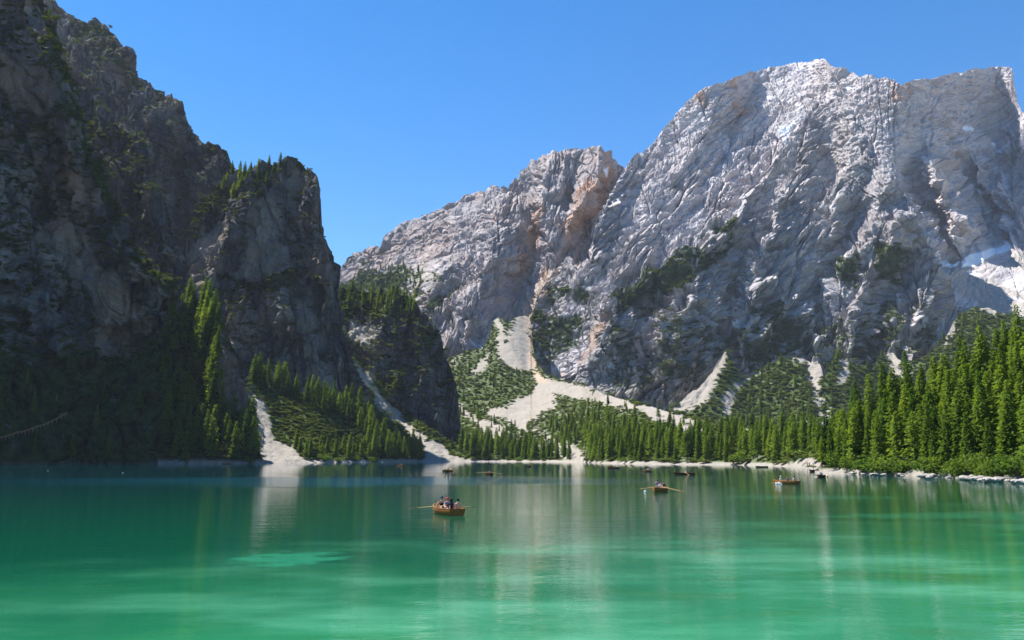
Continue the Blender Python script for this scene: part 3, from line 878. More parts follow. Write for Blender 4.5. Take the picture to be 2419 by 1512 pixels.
layer('C', 'cliff', NEAR_ROCK, C_CREST, [(-700, 330), (-300, 410), (0, 480), (200, 520), (400, 540), (495, 545)],
      [(-300, 600, 2.6), (-300, 1000, 1.4), (0, 1060, 1.3), (0, 950, 1.3), (0, 850, 2.5), (0, 700, 4.5), (0, 500, 2.6), (50, 230, 6.0), (50, 120, 4.0), (100, 50, 2.0), (60, 330, 2.2), (150, 350, 3.0), (200, 600, 6), (280, 700, 6.5), (300, 860, 1.6), (300, 1000, 1.4),
       (200, 1050, 1.4), (250, 450, 3), (340, 620, 2.0), (400, 900, 1.8), (440, 1000, 1.4)],
      step=2.0, rows=2.0, relief=[([(60, -50), (110, 120), (170, 300), (230, 480), (280, 600), (390, 680)], [20, 30, 30, 25, 25, 15], (45, 60)), ([(0, 100), (60, 300), (100, 480), (130, 600)], [15, -15, -18, -10], 40),
                                  ([(0, 560), (60, 680), (140, 800), (200, 900)], [10, 14, 14, 6], 40), ([(150, 420), (200, 620), (225, 780)], [-10, -14, -10], 26),
                                  ([(250, 790), (310, 790), (370, 770)], [-16, -20, -10], 26)],
      disp=craggy(8, 6.5, 1.5, 1.5, (0.2, 0.1, 1.0), 12.0, 0.38, sc=0.85), masks=c_masks, crest_noise=4, back=1.5, back_step=10,
      label='towering dark cliff above the left shore with pale streaks')

# ---- pinnacle
D_CREST = [(425, 640), (440, 592), (450, 532), (470, 472), (500, 442), (530, 408), (560, 398), (590, 392), (640, 381), (655, 372), (668, 368), (692, 368), (704, 376), (713, 386), (735, 402), (742, 412), (752, 424),
           (757, 446), (756, 470), (760, 510), (772, 546), (780, 575), (789, 598), (793, 680), (803, 720), (812, 765), (822, 812), (840, 860), (862, 905), (885, 950), (905, 990)]
def d_masks(P, X, Y, N, jit):
    m = cliff_masks(-0.10, 131, [[(440, 520), (500, 440), (600, 385), (700, 365), (755, 410), (700, 400), (640, 420), (600, 450), (540, 480), (490, 520), (460, 580)],
                                 [(465, 710), (500, 680), (545, 680), (560, 700), (520, 720), (480, 740)], [(590, 890), (880, 960), (900, 1000), (600, 1000)]],
                    [[(440, 600), (470, 560), (520, 520), (560, 500), (540, 560), (500, 620), (470, 690), (452, 700)], [(560, 400), (600, 420), (560, 440), (520, 450)]], 0.5)(P, X, Y, N, jit)
    d, _, _ = seg_dist(X, Y, [(510, 650), (570, 672), (640, 680), (700, 650), (760, 632), (785, 640)])
    ledge = smooth(12, 3, d + 6 * jit)
    m['veg'] = np.maximum(m['veg'], ledge * 0.9)
    m['scree'] = m['scree'] * 0.45
    pale = mask_polys(X, Y, [[(590, 480), (640, 440), (650, 560), (690, 620), (640, 675), (560, 650), (590, 580)], [(700, 700), (740, 730), (770, 800), (740, 860), (720, 800)], [(690, 380), (720, 430), (700, 520), (660, 430)]], jit, 10, 20)
    m['veg'] *= (1 - 0.8 * pale)
    m['scree'] = np.maximum(m['scree'], 0.38 * pale)
    return m
layer('D', 'rock_pinnacle', NEAR_ROCK, D_CREST, [(425, 760), (600, 765), (905, 790)],
      [(470, 560, 1.6), (500, 500, 1.5), (560, 420, 1.3), (640, 400, 1.5), (700, 380, 3.0), (620, 520, 4.5), (700, 500, 6), (500, 640, 1.8), (520, 690, 1.3), (520, 780, 2.2), (600, 800, 3), (700, 660, 2.5), (760, 700, 6), (700, 800, 6), (800, 850, 6), (600, 900, 2), (700, 960, 2.5), (850, 960, 3), (750, 560, 6)],
      step=1.8, rows=1.8, footy=[(425, 1000), (905, 1040)],
      relief=[([(500, 440), (480, 540), (455, 640)], [10, 0, 0], 30), ([(660, 375), (600, 450), (560, 540), (500, 640), (480, 720)], [14, 24, 26, 22, 14], (50, 40)), ([(735, 405), (740, 520), (760, 640), (780, 760)], [10, 16, 18, 10], 30),
              ([(690, 400), (700, 520), (710, 620)], [-10, -14, -8], 24), ([(510, 655), (600, 682), (690, 655), (780, 632)], [-8, -12, -12, -8], 16), ([(640, 700), (720, 800), (760, 900)], [12, 14, 8], 36),
              ([(540, 690), (560, 800), (600, 900)], [8, 16, 10], 40), ([(600, 700), (640, 820), (680, 920)], [-8, -14, -8], 30)],
      disp=craggy(9, 7.5, 1.8, 2.0, (-0.5, 0.1, 1.0), 13.0, 0.40, sc=0.9), masks=d_masks, crest_noise=3.5, back=2.2, back_step=9,
      label='tall rock pinnacle with trees on its slanting summit')

# ---- second, lower tower
E_CREST = [(770, 720), (790, 690), (800, 686), (830, 684), (870, 683), (900, 680), (935, 684), (955, 694), (975, 700), (990, 722), (1005, 745), (1030, 768), (1042, 795), (1052, 830), (1058, 850), (1066, 880), (1076, 915), (1084, 950), (1090, 990), (1097, 1020), (1112, 1050)]
layer('E', 'rock_pinnacle', NEAR_ROCK, E_CREST, [(770, 860), (900, 860), (1112, 880)],
      [(830, 700, 0.9), (900, 700, 0.9), (860, 760, 1.6), (950, 720, 1.2), (940, 800, 3.5), (1000, 800, 3.0), (850, 830, 1.6), (1000, 900, 5), (920, 900, 2.5), (1050, 950, 6), (1000, 1000, 4), (860, 900, 1.2)],
      step=1.9, rows=1.9, footy=[(770, 1040), (1112, 1080)],
      relief=[([(930, 690), (900, 740), (880, 820), (870, 880)], [10, 14, 14, 8], (40, 35)), ([(990, 720), (1000, 850), (1030, 980)], [10, 12, 8], 30), ([(955, 720), (960, 850)], [-8, -12], 24), ([(940, 880), (930, 940)], [18, 18], 30)],
      disp=craggy(8, 7, 1.8, 2.0, (0.5, 0.1, 1.0), 14.0, 0.45, sc=0.95),
      masks=cliff_masks(-0.02, 141, [[(780, 680), (960, 680), (1000, 740), (960, 760), (900, 730), (840, 740), (790, 760)], [(1000, 760), (1030, 790), (1010, 830), (985, 790)], [(880, 880), (960, 880), (980, 930), (900, 930)]],
                        [[(830, 760), (880, 770), (860, 810), (820, 800)], [(830, 850), (880, 880), (900, 950), (860, 900)]]), crest_noise=4, back=1.6,
      label='lower wooded rock tower right of the tall pinnacle')

# ---- spur with larches in front of the pinnacle
def spur_masks(P, X, Y, N, jit):
    fine = fbm(P / 7.0, 3, 7)
    rock = mask_polys(X, Y, [[(505, 770), (530, 790), (560, 860), (592, 925), (600, 985), (570, 990), (520, 960), (505, 880)]], jit, 6, 12)
    sh = smooth(4.0, 1.0, P[..., 2])
    return dict(veg=(1 - rock) * smooth(-0.9, 0.0, fine + 0.3) * (1 - sh), scree=0.6 * sh, rust=0.3 + 0 * X)
layer('F1', 'rocky_spur', NEAR_ROCK, [(372, 960), (384, 860), (395, 790), (410, 740), (440, 712), (470, 706), (495, 730), (515, 770), (535, 800), (560, 860), (586, 928), (597, 1000), (608, 1050), (618, 1078), (630, 1092)],
      [(372, 535), (500, 540), (630, 545)],
      [(450, 1050, 1.0), (450, 900, 1.5), (450, 760, 1.6), (540, 880, 3.5), (560, 950, 3.5), (600, 1050, 1.0)],
      step=2.2, rows=2.2, relief=[([(470, 706), (500, 850), (520, 1000)], [6, 10, 4], 50)], disp=craggy(3, 3, 1.0, 0.0, sc=0.6), masks=spur_masks, crest_noise=3, back=1.6, back_step=7,
      label='wooded rocky spur at the foot of the pinnacle')

# ---- valley ground: four aprons
BEACH_L = [[(586, 910), (602, 922), (624, 945), (640, 985), (652, 1035), (700, 1064), (752, 1090), (765, 1112), (540, 1112), (552, 1085), (596, 1072), (610, 1048), (600, 1010), (592, 960)]]
layer('F2', 'scree_slope', GROUND, [(530, 1092), (552, 1084), (572, 1030), (582, 960), (590, 905), (600, 896), (640, 905), (700, 926), (760, 946), (830, 960), (880, 975), (950, 1012), (1000, 1052), (1030, 1084), (1060, 1089)],
      [(530, 538), (750, 600), (900, 680), (1010, 780), (1060, 780)], [(650, 1080, 0.25), (650, 1000, 0.62), (650, 930, 0.7), (800, 1080, 0.3), (800, 1000, 0.6), (950, 1070, 0.4)],
      step=2.2, rows=1.6, relief=[([(595, 930), (615, 1000), (630, 1050)], [-6, -6, -2], 18)], disp=lambda P, X, Y, s: 1.2 * fbm(P / 14.0, 4, 3) + 0.25 * fbm(P / 2.5, 2, 4),
      masks=fan_masks(BEACH_L, [], 151, 1.6), crest_noise=3, back=0.5, back_step=8, back_n=8, label='green apron with a pale scree chute running down to the lake')
layer('F3', 'scree_slope', GROUND, [(815, 880), (830, 842), (838, 846), (862, 880), (890, 905), (925, 935), (960, 975), (1000, 1005), (1040, 1030), (1080, 1052), (1110, 1070), (1150, 1085), (1190, 1090)],
      [(815, 700), (950, 760), (1190, 750)], [(850, 900, 0.8), (900, 960, 0.7), (1000, 1040, 0.55), (1080, 1085, 0.3), (960, 1085, 0.3)],
      step=2.2, rows=1.6, disp=lambda P, X, Y, s: 1.4 * fbm(P / 14.0, 4, 5) + 0.3 * fbm(P / 2.5, 2, 6),
      masks=fan_masks([[(826, 838), (842, 846), (866, 884), (890, 920), (935, 965), (965, 1000), (1010, 1030), (1050, 1060), (1115, 1094), (1000, 1096), (1010, 1078), (1000, 1060), (950, 1010), (900, 960), (868, 920), (840, 880)]], [[(890, 1040), (985, 1045), (990, 1075), (890, 1085)]], 161, 1.2),
      crest_noise=3, back=0.5, back_step=8, back_n=8, label='narrow diagonal scree strip between the two rock towers')
F4_CREST = [(1040, 870), (1060, 846), (1090, 835), (1140, 822), (1158, 790), (1166, 756), (1182, 750), (1198, 768), (1214, 752), (1240, 744), (1252, 752), (1256, 810), (1266, 855), (1290, 886), (1360, 905), (1450, 938), (1540, 962), (1620, 985), (1700, 1000), (1800, 1020), (1900, 1030), (2000, 1040), (2120, 1045)]
F4_SCREE = [
    [(1212, 745), (1256, 738), (1260, 800), (1272, 880), (1240, 890), (1200, 870), (1180, 860), (1196, 800), (1204, 770)], [(1162, 750), (1176, 750), (1196, 790), (1200, 850), (1188, 845), (1184, 800)],
    [(1170, 790), (1240, 830), (1262, 870), (1320, 898), (1450, 932), (1540, 955), (1640, 985), (1665, 993), (1640, 1002), (1625, 1022), (1590, 1005), (1500, 975), (1420, 955), (1370, 945), (1318, 935), (1310, 960), (1285, 975),
     (1275, 1005), (1300, 1030), (1345, 1050), (1375, 1075), (1380, 1092), (1330, 1092), (1290, 1070), (1260, 1060), (1235, 1020), (1190, 1000), (1155, 985), (1150, 968), (1200, 945), (1245, 925), (1265, 905), (1235, 880), (1205, 860), (1180, 850), (1175, 830)],
    [(1090, 962), (1130, 985), (1190, 1005), (1245, 1025), (1250, 1040), (1210, 1050), (1150, 1030), (1110, 1000), (1092, 980)],
    [(1150, 830), (1166, 828), (1145, 868), (1118, 888), (1112, 880), (1135, 855)], [(1098, 915), (1118, 898), (1115, 925), (1102, 932)], [(1040, 870), (1092, 836), (1100, 838), (1060, 868)],
    [(1640, 1010), (1660, 1015), (1650, 1030)], [(1740, 1005), (1800, 1022), (1798, 1027), (1740, 1010)], [(1860, 1090), (1900, 1080), (1960, 1085), (2000, 1110), (1860, 1112)],
]
F4_GREEN = [[(1195, 860), (1240, 880), (1262, 905), (1240, 930), (1170, 950), (1140, 900), (1160, 860)], [(1320, 960), (1400, 950), (1480, 975), (1560, 1005), (1620, 1030), (1380, 1030), (1310, 1000)], [(1255, 985), (1275, 985), (1300, 1050), (1330, 1085), (1290, 1085), (1240, 1060)]]
layer('F4', 'valley_floor', GROUND, F4_CREST,
      [(1040, 790), (1110, 770), (1200, 750), (1300, 705), (1375, 640), (1417, 550), (1500, 490), (1600, 455), (1750, 425), (1860, 360), (1943, 290), (2120, 270)],
      [(1100, 1085, 0.10), (1250, 1085, 0.08), (1400, 1085, 0.07), (1600, 1085, 0.06), (1900, 1090, 0.05), (1200, 1040, 0.22), (1300, 1000, 0.26), (1450, 1000, 0.2), (1600, 1040, 0.13), (1800, 1060, 0.10), (1200, 950, 0.36), (1300, 930, 0.36), (1400, 940, 0.33), (1150, 880, 0.52), (1200, 840, 0.58), (1080, 900, 0.5), (1600, 1000, 0.3), (1800, 1030, 0.25), (2000, 1060, 0.15)],
      step=2.2, rows=1.0, relief=[([(1250, 860), (1340, 920), (1450, 950), (1620, 1000)], [-3, -4, -4, -3], 18), ([(1205, 800), (1220, 870)], [6, 6], 30)],
      disp=lambda P, X, Y, s: (1.6 * fbm(P / 20.0, 4, 13) + 0.35 * fbm(P / 3.5, 2, 14)) * smooth(0, 8, P[..., 2] + 2) * 0.8,
      masks=fan_masks(F4_SCREE, F4_GREEN, 171, 1.1, 0.25, 0.8), crest_noise=3, back=0.4, back_step=10, back_n=6, label='pale gravel fan and wooded valley floor behind the lake')

# ---- slope of the wood on the right
layer('G', 'forest_slope', GROUND, [(1925, 1112), (1950, 1082), (2000, 1048), (2100, 990), (2200, 948), (2300, 908), (2418, 852), (2600, 790), (2900, 710)],
      [(1925, 214), (1960, 208), (2107, 184), (2260, 161), (2418, 137), (2600, 118), (2900, 95)],
      [(1950, 1100, 0.2), (2050, 1080, 0.45), (2200, 1100, 0.35), (2200, 1000, 0.6), (2400, 1120, 0.3), (2400, 950, 0.6), (2600, 900, 0.6)],
      step=3.0, rows=2.0, disp=lambda P, X, Y, s: (0.8 * fbm(P / 9.0, 4, 23) + 0.2 * fbm(P / 1.5, 2, 24)),
      masks=fan_masks([], [], 181, 1.0, 0.3, 0.7), crest_noise=2, back=0.2, back_step=12, back_n=10, label='steep wooded bank on the right shore')

# ---- ground sheet under everything, out to the horizon
gs = mesh_obj('ground', [(-6000, -3000, -7), (6000, -3000, -7), (6000, 9000, -7), (-6000, 9000, -7)], [(0, 1, 2, 3)], simple_mat('lake_gravel', (0.30, 0.29, 0.26), 0.9, 0.1, 0.2, 0.05))
tag(gs, kind='structure')

# ---- the lake
def water_mat():
    m, N, L = new_mat('lake_water')
    out = N.new('ShaderNodeOutputMaterial')
    b = N.new('ShaderNodeBsdfPrincipled')
    geo = N.new('ShaderNodeNewGeometry')
    sep = N.new('ShaderNodeSeparateXYZ')
    L.new(geo.outputs['Position'], sep.inputs[0])

    def math_(op, a, c=None):
        x = N.new('ShaderNodeMath')
        x.operation = op
        for k, v in ((0, a), (1, c)):
            if v is None: continue
            if isinstance(v, (int, float)): x.inputs[k].default_value = v
            else: L.new(v, x.inputs[k])
        return x.outputs[0]

    def noise(scale, detail, squash=(1, 1, 1), rough=0.5, rot=0.0):
        mp = N.new('ShaderNodeMapping')
        mp.inputs['Scale'].default_value = squash
        mp.inputs['Rotation'].default_value = (0, 0, rot)
        L.new(geo.outputs['Position'], mp.inputs['Vector'])
        t = N.new('ShaderNodeTexNoise')
        t.inputs['Scale'].default_value = scale
        t.inputs['Detail'].default_value = detail
        t.inputs['Roughness'].default_value = rough
        L.new(mp.outputs[0], t.inputs['Vector'])
        return t.outputs[0]
    # depth of the lake bed: shallows round the near shore and the right bank, deep basin on the left
    near = N.new('ShaderNodeMapRange')
    near.interpolation_type = 'SMOOTHSTEP'
    near.inputs['From Min'].default_value = 52
    near.inputs['From Max'].default_value = 10
    tilt = math_('ADD', sep.outputs[1], math_('MULTIPLY', sep.outputs[0], -0.8))
    L.new(math_('ADD', tilt, math_('MULTIPLY', math_('SUBTRACT', noise(0.07, 5, (0.8, 0.8, 1), 0.6), 0.5), 60.0)), near.inputs['Value'])
    patches = noise(0.16, 4, (0.45, 1, 1), 0.6)
    pr = N.new('ShaderNodeMapRange')
    pr.interpolation_type = 'SMOOTHSTEP'
    pr.inputs['From Min'].default_value = 0.42
    pr.inputs['From Max'].default_value = 0.66
    L.new(patches, pr.inputs['Value'])
    weed = noise(0.22, 5, (0.5, 1, 1), 0.6, 0.3)
    wd = N.new('ShaderNodeMapRange')
    wd.interpolation_type = 'SMOOTHSTEP'
    wd.inputs['From Min'].default_value = 0.50
    wd.inputs['From Max'].default_value = 0.68
    L.new(weed, wd.inputs['Value'])
    # sand bar
    def bar(cx, cy, rx, ry):
        dx = math_('DIVIDE', math_('SUBTRACT', sep.outputs[0], cx), rx)
        dy = math_('DIVIDE', math_('SUBTRACT', sep.outputs[1], cy), ry)
        d = math_('ADD', math_('MULTIPLY', dx, dx), math_('MULTIPLY', dy, dy))
        d = math_('ADD', d, math_('MULTIPLY', math_('SUBTRACT', noise(0.9, 4, (0.6, 1, 1), 0.65), 0.5), 5.0))
        r = N.new('ShaderNodeMapRange')
        r.interpolation_type = 'SMOOTHSTEP'
        r.inputs['From Min'].default_value = 1.2
        r.inputs['From Max'].default_value = 0.1
        L.new(d, r.inputs['Value'])
        return r.outputs[0]
    def mixc(f, a, c):
        x = N.new('ShaderNodeMix')
        x.data_type = 'RGBA'
        L.new(f, x.inputs[0])
        for k, v in ((6, a), (7, c)):
            if isinstance(v, tuple): x.inputs[k].default_value = (*v, 1)
            else: L.new(v, x.inputs[k])
        return x.outputs[2]
    far = N.new('ShaderNodeMapRange')
    far.inputs['From Min'].default_value = 60
    far.inputs['From Max'].default_value = 200
    L.new(tilt, far.inputs['Value'])
    deep = mixc(far.outputs[0], (0.000, 0.062, 0.032), (0.0, 0.034, 0.048))
    col = mixc(math_('MULTIPLY', near.outputs[0], 0.9), deep, (0.018, 0.175, 0.075))
    col = mixc(math_('MULTIPLY', math_('MULTIPLY', near.outputs[0], pr.outputs[0]), 0.7), col, (0.085, 0.330, 0.200))
    col = mixc(math_('MULTIPLY', math_('MULTIPLY', near.outputs[0], wd.outputs[0]), 0.6), col, (0.025, 0.110, 0.028))
    bars = bar(-8.9, 35.2, 2.3, 2.4)
    for a in ((29.0, 60.0, 9.0, 3.2), (34.0, 45.0, 8.0, 2.5), (10.0, 38.0, 3.5, 1.1), (1.0, 37.5, 3.6, 0.9), (30.0, 88.0, 10.0, 5.0)):
        bars = math_('MAXIMUM', bars, math_('MULTIPLY', bar(*a), 0.6))
    col = mixc(math_('MULTIPLY', bars, 0.5), col, (0.03, 0.30, 0.17))
    L.new(col, b.inputs['Base Color'])
    b.inputs['Roughness'].default_value = 0.03
    b.inputs['IOR'].default_value = 1.36
    b.inputs['Specular IOR Level'].default_value = 0.5
    # ripples: small wind waves, stronger in the open water
    w1 = noise(1.3, 4, (0.7, 1.3, 1), 0.55, 0.25)
    w2 = noise(0.30, 3, (0.8, 1.5, 1), 0.5, -0.2)
    wind = noise(0.012, 3, (0.5, 1.4, 1))
    wr = N.new('ShaderNodeMapRange')
    wr.inputs['From Min'].default_value = 0.35
    wr.inputs['From Max'].default_value = 0.65
    wr.inputs['To Min'].default_value = 0.45
    wr.inputs['To Max'].default_value = 1.3
    L.new(wind, wr.inputs['Value'])
    w3 = noise(4.2, 3, (0.7, 1.4, 1), 0.55, 0.1)
    hgt = math_('MULTIPLY', math_('ADD', math_('MULTIPLY', w3, 0.006), math_('ADD', math_('MULTIPLY', w1, 0.014), math_('MULTIPLY', w2, 0.030))), wr.outputs[0])
    # calm mirror along the far shore, a breeze on the open lake
    calm = N.new('ShaderNodeMapRange')
    calm.interpolation_type = 'SMOOTHSTEP'
    calm.inputs['From Min'].default_value = 196
    calm.inputs['From Max'].default_value = 216
    calm.inputs['To Min'].default_value = 1.0
    calm.inputs['To Max'].default_value = 0.5
    L.new(math_('ADD', sep.outputs[1], math_('MULTIPLY', noise(0.02, 3), 50.0)), calm.inputs['Value'])
    dxw = math_('DIVIDE', math_('SUBTRACT', sep.outputs[0], -35.0), 55.0)
    dyw = math_('DIVIDE', math_('SUBTRACT', sep.outputs[1], 150.0), 32.0)
    gust = N.new('ShaderNodeMapRange')
    gust.interpolation_type = 'SMOOTHSTEP'
    gust.inputs['From Min'].default_value = 1.4
    gust.inputs['From Max'].default_value = 0.2
    gust.inputs['To Min'].default_value = 1.0
    gust.inputs['To Max'].default_value = 11.0
    L.new(math_('ADD', math_('ADD', math_('MULTIPLY', dxw, dxw), math_('MULTIPLY', dyw, dyw)), math_('MULTIPLY', math_('SUBTRACT', noise(0.03, 3), 0.5), 1.5)), gust.inputs['Value'])
    hgt = math_('MULTIPLY', hgt, math_('MULTIPLY', calm.outputs[0], gust.outputs[0]))
    bp = N.new('ShaderNodeBump')
    bp.inputs['Distance'].default_value = 1.0
    bp.inputs['Strength'].default_value = 1.0
    L.new(hgt, bp.inputs['Height'])
    L.new(bp.outputs[0], b.inputs['Normal'])
    L.new(b.outputs[0], out.inputs[0])
    return m
lake = mesh_obj('lake_water', [(-900, -200, 0), (900, -200, 0), (900, 1000, 0), (-900, 1000, 0)], [(0, 1, 2, 3)], water_mat())
tag(lake, 'turquoise green lake with bright shallows', kind='structure')

# the air between here and the far walls
HZ = [(-6100, -3100, -8), (6100, -3100, -8), (6100, 9100, -8), (-6100, 9100, -8), (-6100, -3100, 1900), (6100, -3100, 1900), (6100, 9100, 1900), (-6100, 9100, 1900)]
hm, N_, L_2 = new_mat('haze_air')
ho = N_.new('ShaderNodeOutputMaterial')
pv = N_.new('ShaderNodeVolumePrincipled')
pv.inputs['Color'].default_value = (0.72, 0.82, 1.0, 1)
pv.inputs['Density'].default_value = 0.000028
L_2.new(pv.outputs[0], ho.inputs['Volume'])
hz = mesh_obj('haze', HZ, [(3, 2, 1, 0), (4, 5, 6, 7), (0, 1, 5, 4), (1, 2, 6, 5), (2, 3, 7, 6), (3, 0, 4, 7)], hm)
tag(hz, kind='stuff')
# ------------------------------------------------------------------ plants
def leaf_mat(name, ca, cb, trans=0.35, pos_scale=0.25):
    m, N, L = new_mat(name)
    out = N.new('ShaderNodeOutputMaterial')
    oi = N.new('ShaderNodeObjectInfo')
    geo = N.new('ShaderNodeNewGeometry')
    nz = N.new('ShaderNodeTexNoise')
    nz.inputs['Scale'].default_value = pos_scale
    nz.inputs['Detail'].default_value = 3
    L.new(geo.outputs['Position'], nz.inputs['Vector'])
    ad = N.new('ShaderNodeMath')
    ad.operation = 'MULTIPLY_ADD'
    L.new(nz.outputs[0], ad.inputs[0])
    ad.inputs[1].default_value = 0.8
    sub = N.new('ShaderNodeMath')
    sub.operation = 'MULTIPLY_ADD'
    L.new(oi.outputs['Random'], sub.inputs[0])
    sub.inputs[1].default_value = 0.9
    sub.inputs[2].default_value = -0.35
    L.new(sub.outputs[0], ad.inputs[2])
    ad.use_clamp = True
    mx = N.new('ShaderNodeMix')
    mx.data_type = 'RGBA'
    mx.inputs[6].default_value = (*ca, 1)
    mx.inputs[7].default_value = (*cb, 1)
    L.new(ad.outputs[0], mx.inputs[0])
    d = N.new('ShaderNodeBsdfDiffuse')
    t = N.new('ShaderNodeBsdfTranslucent')
    L.new(mx.outputs[2], d.inputs['Color'])
    g = N.new('ShaderNodeMix')
    g.data_type = 'RGBA'
    g.blend_type = 'MULTIPLY'
    g.inputs[0].default_value = 1.0
    L.new(mx.outputs[2], g.inputs[6])
    g.inputs[7].default_value = (1.5, 1.35, 0.5, 1)
    L.new(g.outputs[2], t.inputs['Color'])
    ms = N.new('ShaderNodeMixShader')
    ms.inputs[0].default_value = trans
    L.new(d.outputs[0], ms.inputs[1])
    L.new(t.outputs[0], ms.inputs[2])
    L.new(ms.outputs[0], out.inputs[0])
    return m

SPRUCE_M = leaf_mat('spruce_needles', (0.040, 0.085, 0.014), (0.120, 0.185, 0.026), 0.42)
LARCH_M = leaf_mat('larch_needles', (0.075, 0.135, 0.020), (0.165, 0.235, 0.034), 0.48)
BUSH_M = leaf_mat('broad_leaves', (0.060, 0.115, 0.022), (0.130, 0.200, 0.042), 0.42)
PINE_M = leaf_mat('dwarf_pine_needles', (0.060, 0.092, 0.022), (0.125, 0.165, 0.036), 0.25, 0.06)
BARK_M = simple_mat('bark', (0.11, 0.085, 0.065), 0.9, 0.1, 0.3, 3.0)

def trunk_geo(h0, h1, r, sides=6, segs=4, lean=0.01, rng=None):
    V, F = [], []
    for k in range(segs + 1):
        t = k / segs
        z = h0 + (h1 - h0) * t
        rr = r * (1 - 0.86 * t) * (1.35 if k == 0 else 1)
        for j in range(sides):
            a = 2 * math.pi * j / sides
            V.append((rr * math.cos(a) + lean * math.sin(t * 3), rr * math.sin(a), z))
    for k in range(segs):
        for j in range(sides):
            a, b_ = k * sides + j, k * sides + (j + 1) % sides
            F.append((a, b_, b_ + sides, a + sides))
    return V, F

def conifer_geo(seed, whorls=30, per=7, rmax=0.15, power=0.75, droop=0.35, first=0.06, card=0.042, ncard=5, gap=0.0, irregular=0.2):
    rng = np.random.default_rng(seed)
    V, F = [], []

    def quad(p, d, s, L_, W):
        """a spray: rhombus from p along d, half width W along s"""
        i = len(V)
        V.extend([p, p + d * L_ * 0.5 + s * W, p + d * L_, p + d * L_ * 0.5 - s * W])
        F.append((i, i + 1, i + 2, i + 3))
    for w in range(whorls):
        h = first + (0.985 - first) * (w / (whorls - 1)) ** 0.95
        if gap and rng.random() < gap and h < 0.8:
            continue
        R = rmax * (1 - h) ** power * (1 + irregular * rng.normal() * 0.5) + 0.006
        if h < 0.22:
            R *= 0.75 + h
        a0 = rng.random() * 6.28
        n = per if h < 0.8 else max(4, per - 3)
        for b_ in range(n):
            a = a0 + 6.2832 * b_ / n + rng.normal() * 0.22
            L_ = R * (0.72 + 0.5 * rng.random())
            dr = droop * (1 - h * 1.3) + 0.08 * rng.normal()
            ca, sa = math.cos(a), math.sin(a)
            m = max(2, int(ncard * (0.45 + L_ / rmax * 0.75)))
            for k in range(m):
                t = (k + 0.6) / m
                r = L_ * t * 0.88
                z = h - dr * r + 0.35 * dr * r * t * t + rng.normal() * 0.008
                p = np.array([ca * r, sa * r, z])
                tw = a + rng.normal() * 0.75
                dn = -0.25 - 0.5 * rng.random()
                d = np.array([math.cos(tw), math.sin(tw), dn])
                d /= np.linalg.norm(d)
                s = np.array([-math.sin(tw), math.cos(tw), 0.9 * rng.normal()])
                s /= np.linalg.norm(s)
                c = card * (0.7 + 0.6 * rng.random()) * (0.55 + 0.6 * (1 - h))
                quad(p, d, s, c * 1.25, c * 0.42)
    for k in range(5):
        quad(np.array([0, 0, 0.955 + 0.004 * k]), np.array([0.05 * rng.normal(), 0.05 * rng.normal(), 1.0]), np.array([math.cos(k * 1.3), math.sin(k * 1.3), 0]), 0.045, 0.0045)
    return np.array(V), np.array(F)

def me_from(name, V, F, mat, smooth_shade=False):
    o = mesh_obj(name, V, np.asarray(F), mat, smooth_shade=smooth_shade)
    me = o.data
    bpy.data.objects.remove(o)
    return me

CONIFERS = []
for k in range(4):
    V, F = conifer_geo(100 + k, 38, 7, 0.150 + 0.022 * (k % 3), 0.74 + 0.08 * (k % 2), 0.40, 0.05 + 0.03 * k, 0.046, 6, 0.03, 0.35)
    CONIFERS.append(('spruce', me_from('spruce_crown', V, F, SPRUCE_M)))
for k in range(3):
    V, F = conifer_geo(200 + k, 31, 7, 0.175 + 0.02 * k, 0.66, 0.18, 0.13 + 0.05 * k, 0.050, 7, 0.10, 0.45)
    CONIFERS.append(('larch', me_from('larch_crown', V, F, LARCH_M)))
TV, TF = trunk_geo(-0.03, 0.93, 0.0115)
TRUNK_ME = me_from('trunk', TV, TF, BARK_M, True)

def bush_geo(seed, n=420, lumps=7, card=0.11, flat=0.8, lo=0.0, up=False):
    rng = np.random.default_rng(seed)
    V, F = [], []
    cs = []
    for k in range(lumps):
        a = rng.random() * 6.28
        r = 0.42 * math.sqrt(rng.random())
        cs.append((r * math.cos(a), r * math.sin(a), lo + 0.22 + 0.5 * rng.random() * flat, 0.20 + 0.16 * rng.random()))
    for k in range(n):
        cx, cy, cz, cr = cs[rng.integers(lumps)]
        v = rng.normal(size=3)
        v /= np.linalg.norm(v)
        rr = cr * (0.75 + 0.35 * rng.random())
        p = np.array([cx, cy, cz]) + v * rr * np.array([1, 1, flat])
        p[2] = max(p[2], 0.02)
        d = v * 0.6 + rng.normal(size=3) * 0.6 + np.array([0, 0, 0.25])
        d /= np.linalg.norm(d)
        s = np.cross(d, rng.normal(size=3))
        s /= np.linalg.norm(s) + 1e-9
        if up:
            a = rng.random() * 6.28
            d = np.array([math.cos(a), math.sin(a), 0.35 * rng.normal()])
            s = np.array([-math.sin(a), math.cos(a), 0.35 * rng.normal()])
        c = card * (0.6 + 0.8 * rng.random())
        i = len(V)
        V.extend([p - d * c * 0.3, p + s * c * 0.38 + d * c * 0.2, p + d * c * 0.75, p - s * c * 0.38 + d * c * 0.2])
        F.append((i, i + 1, i + 2, i + 3))
    return np.array(V), np.array(F)

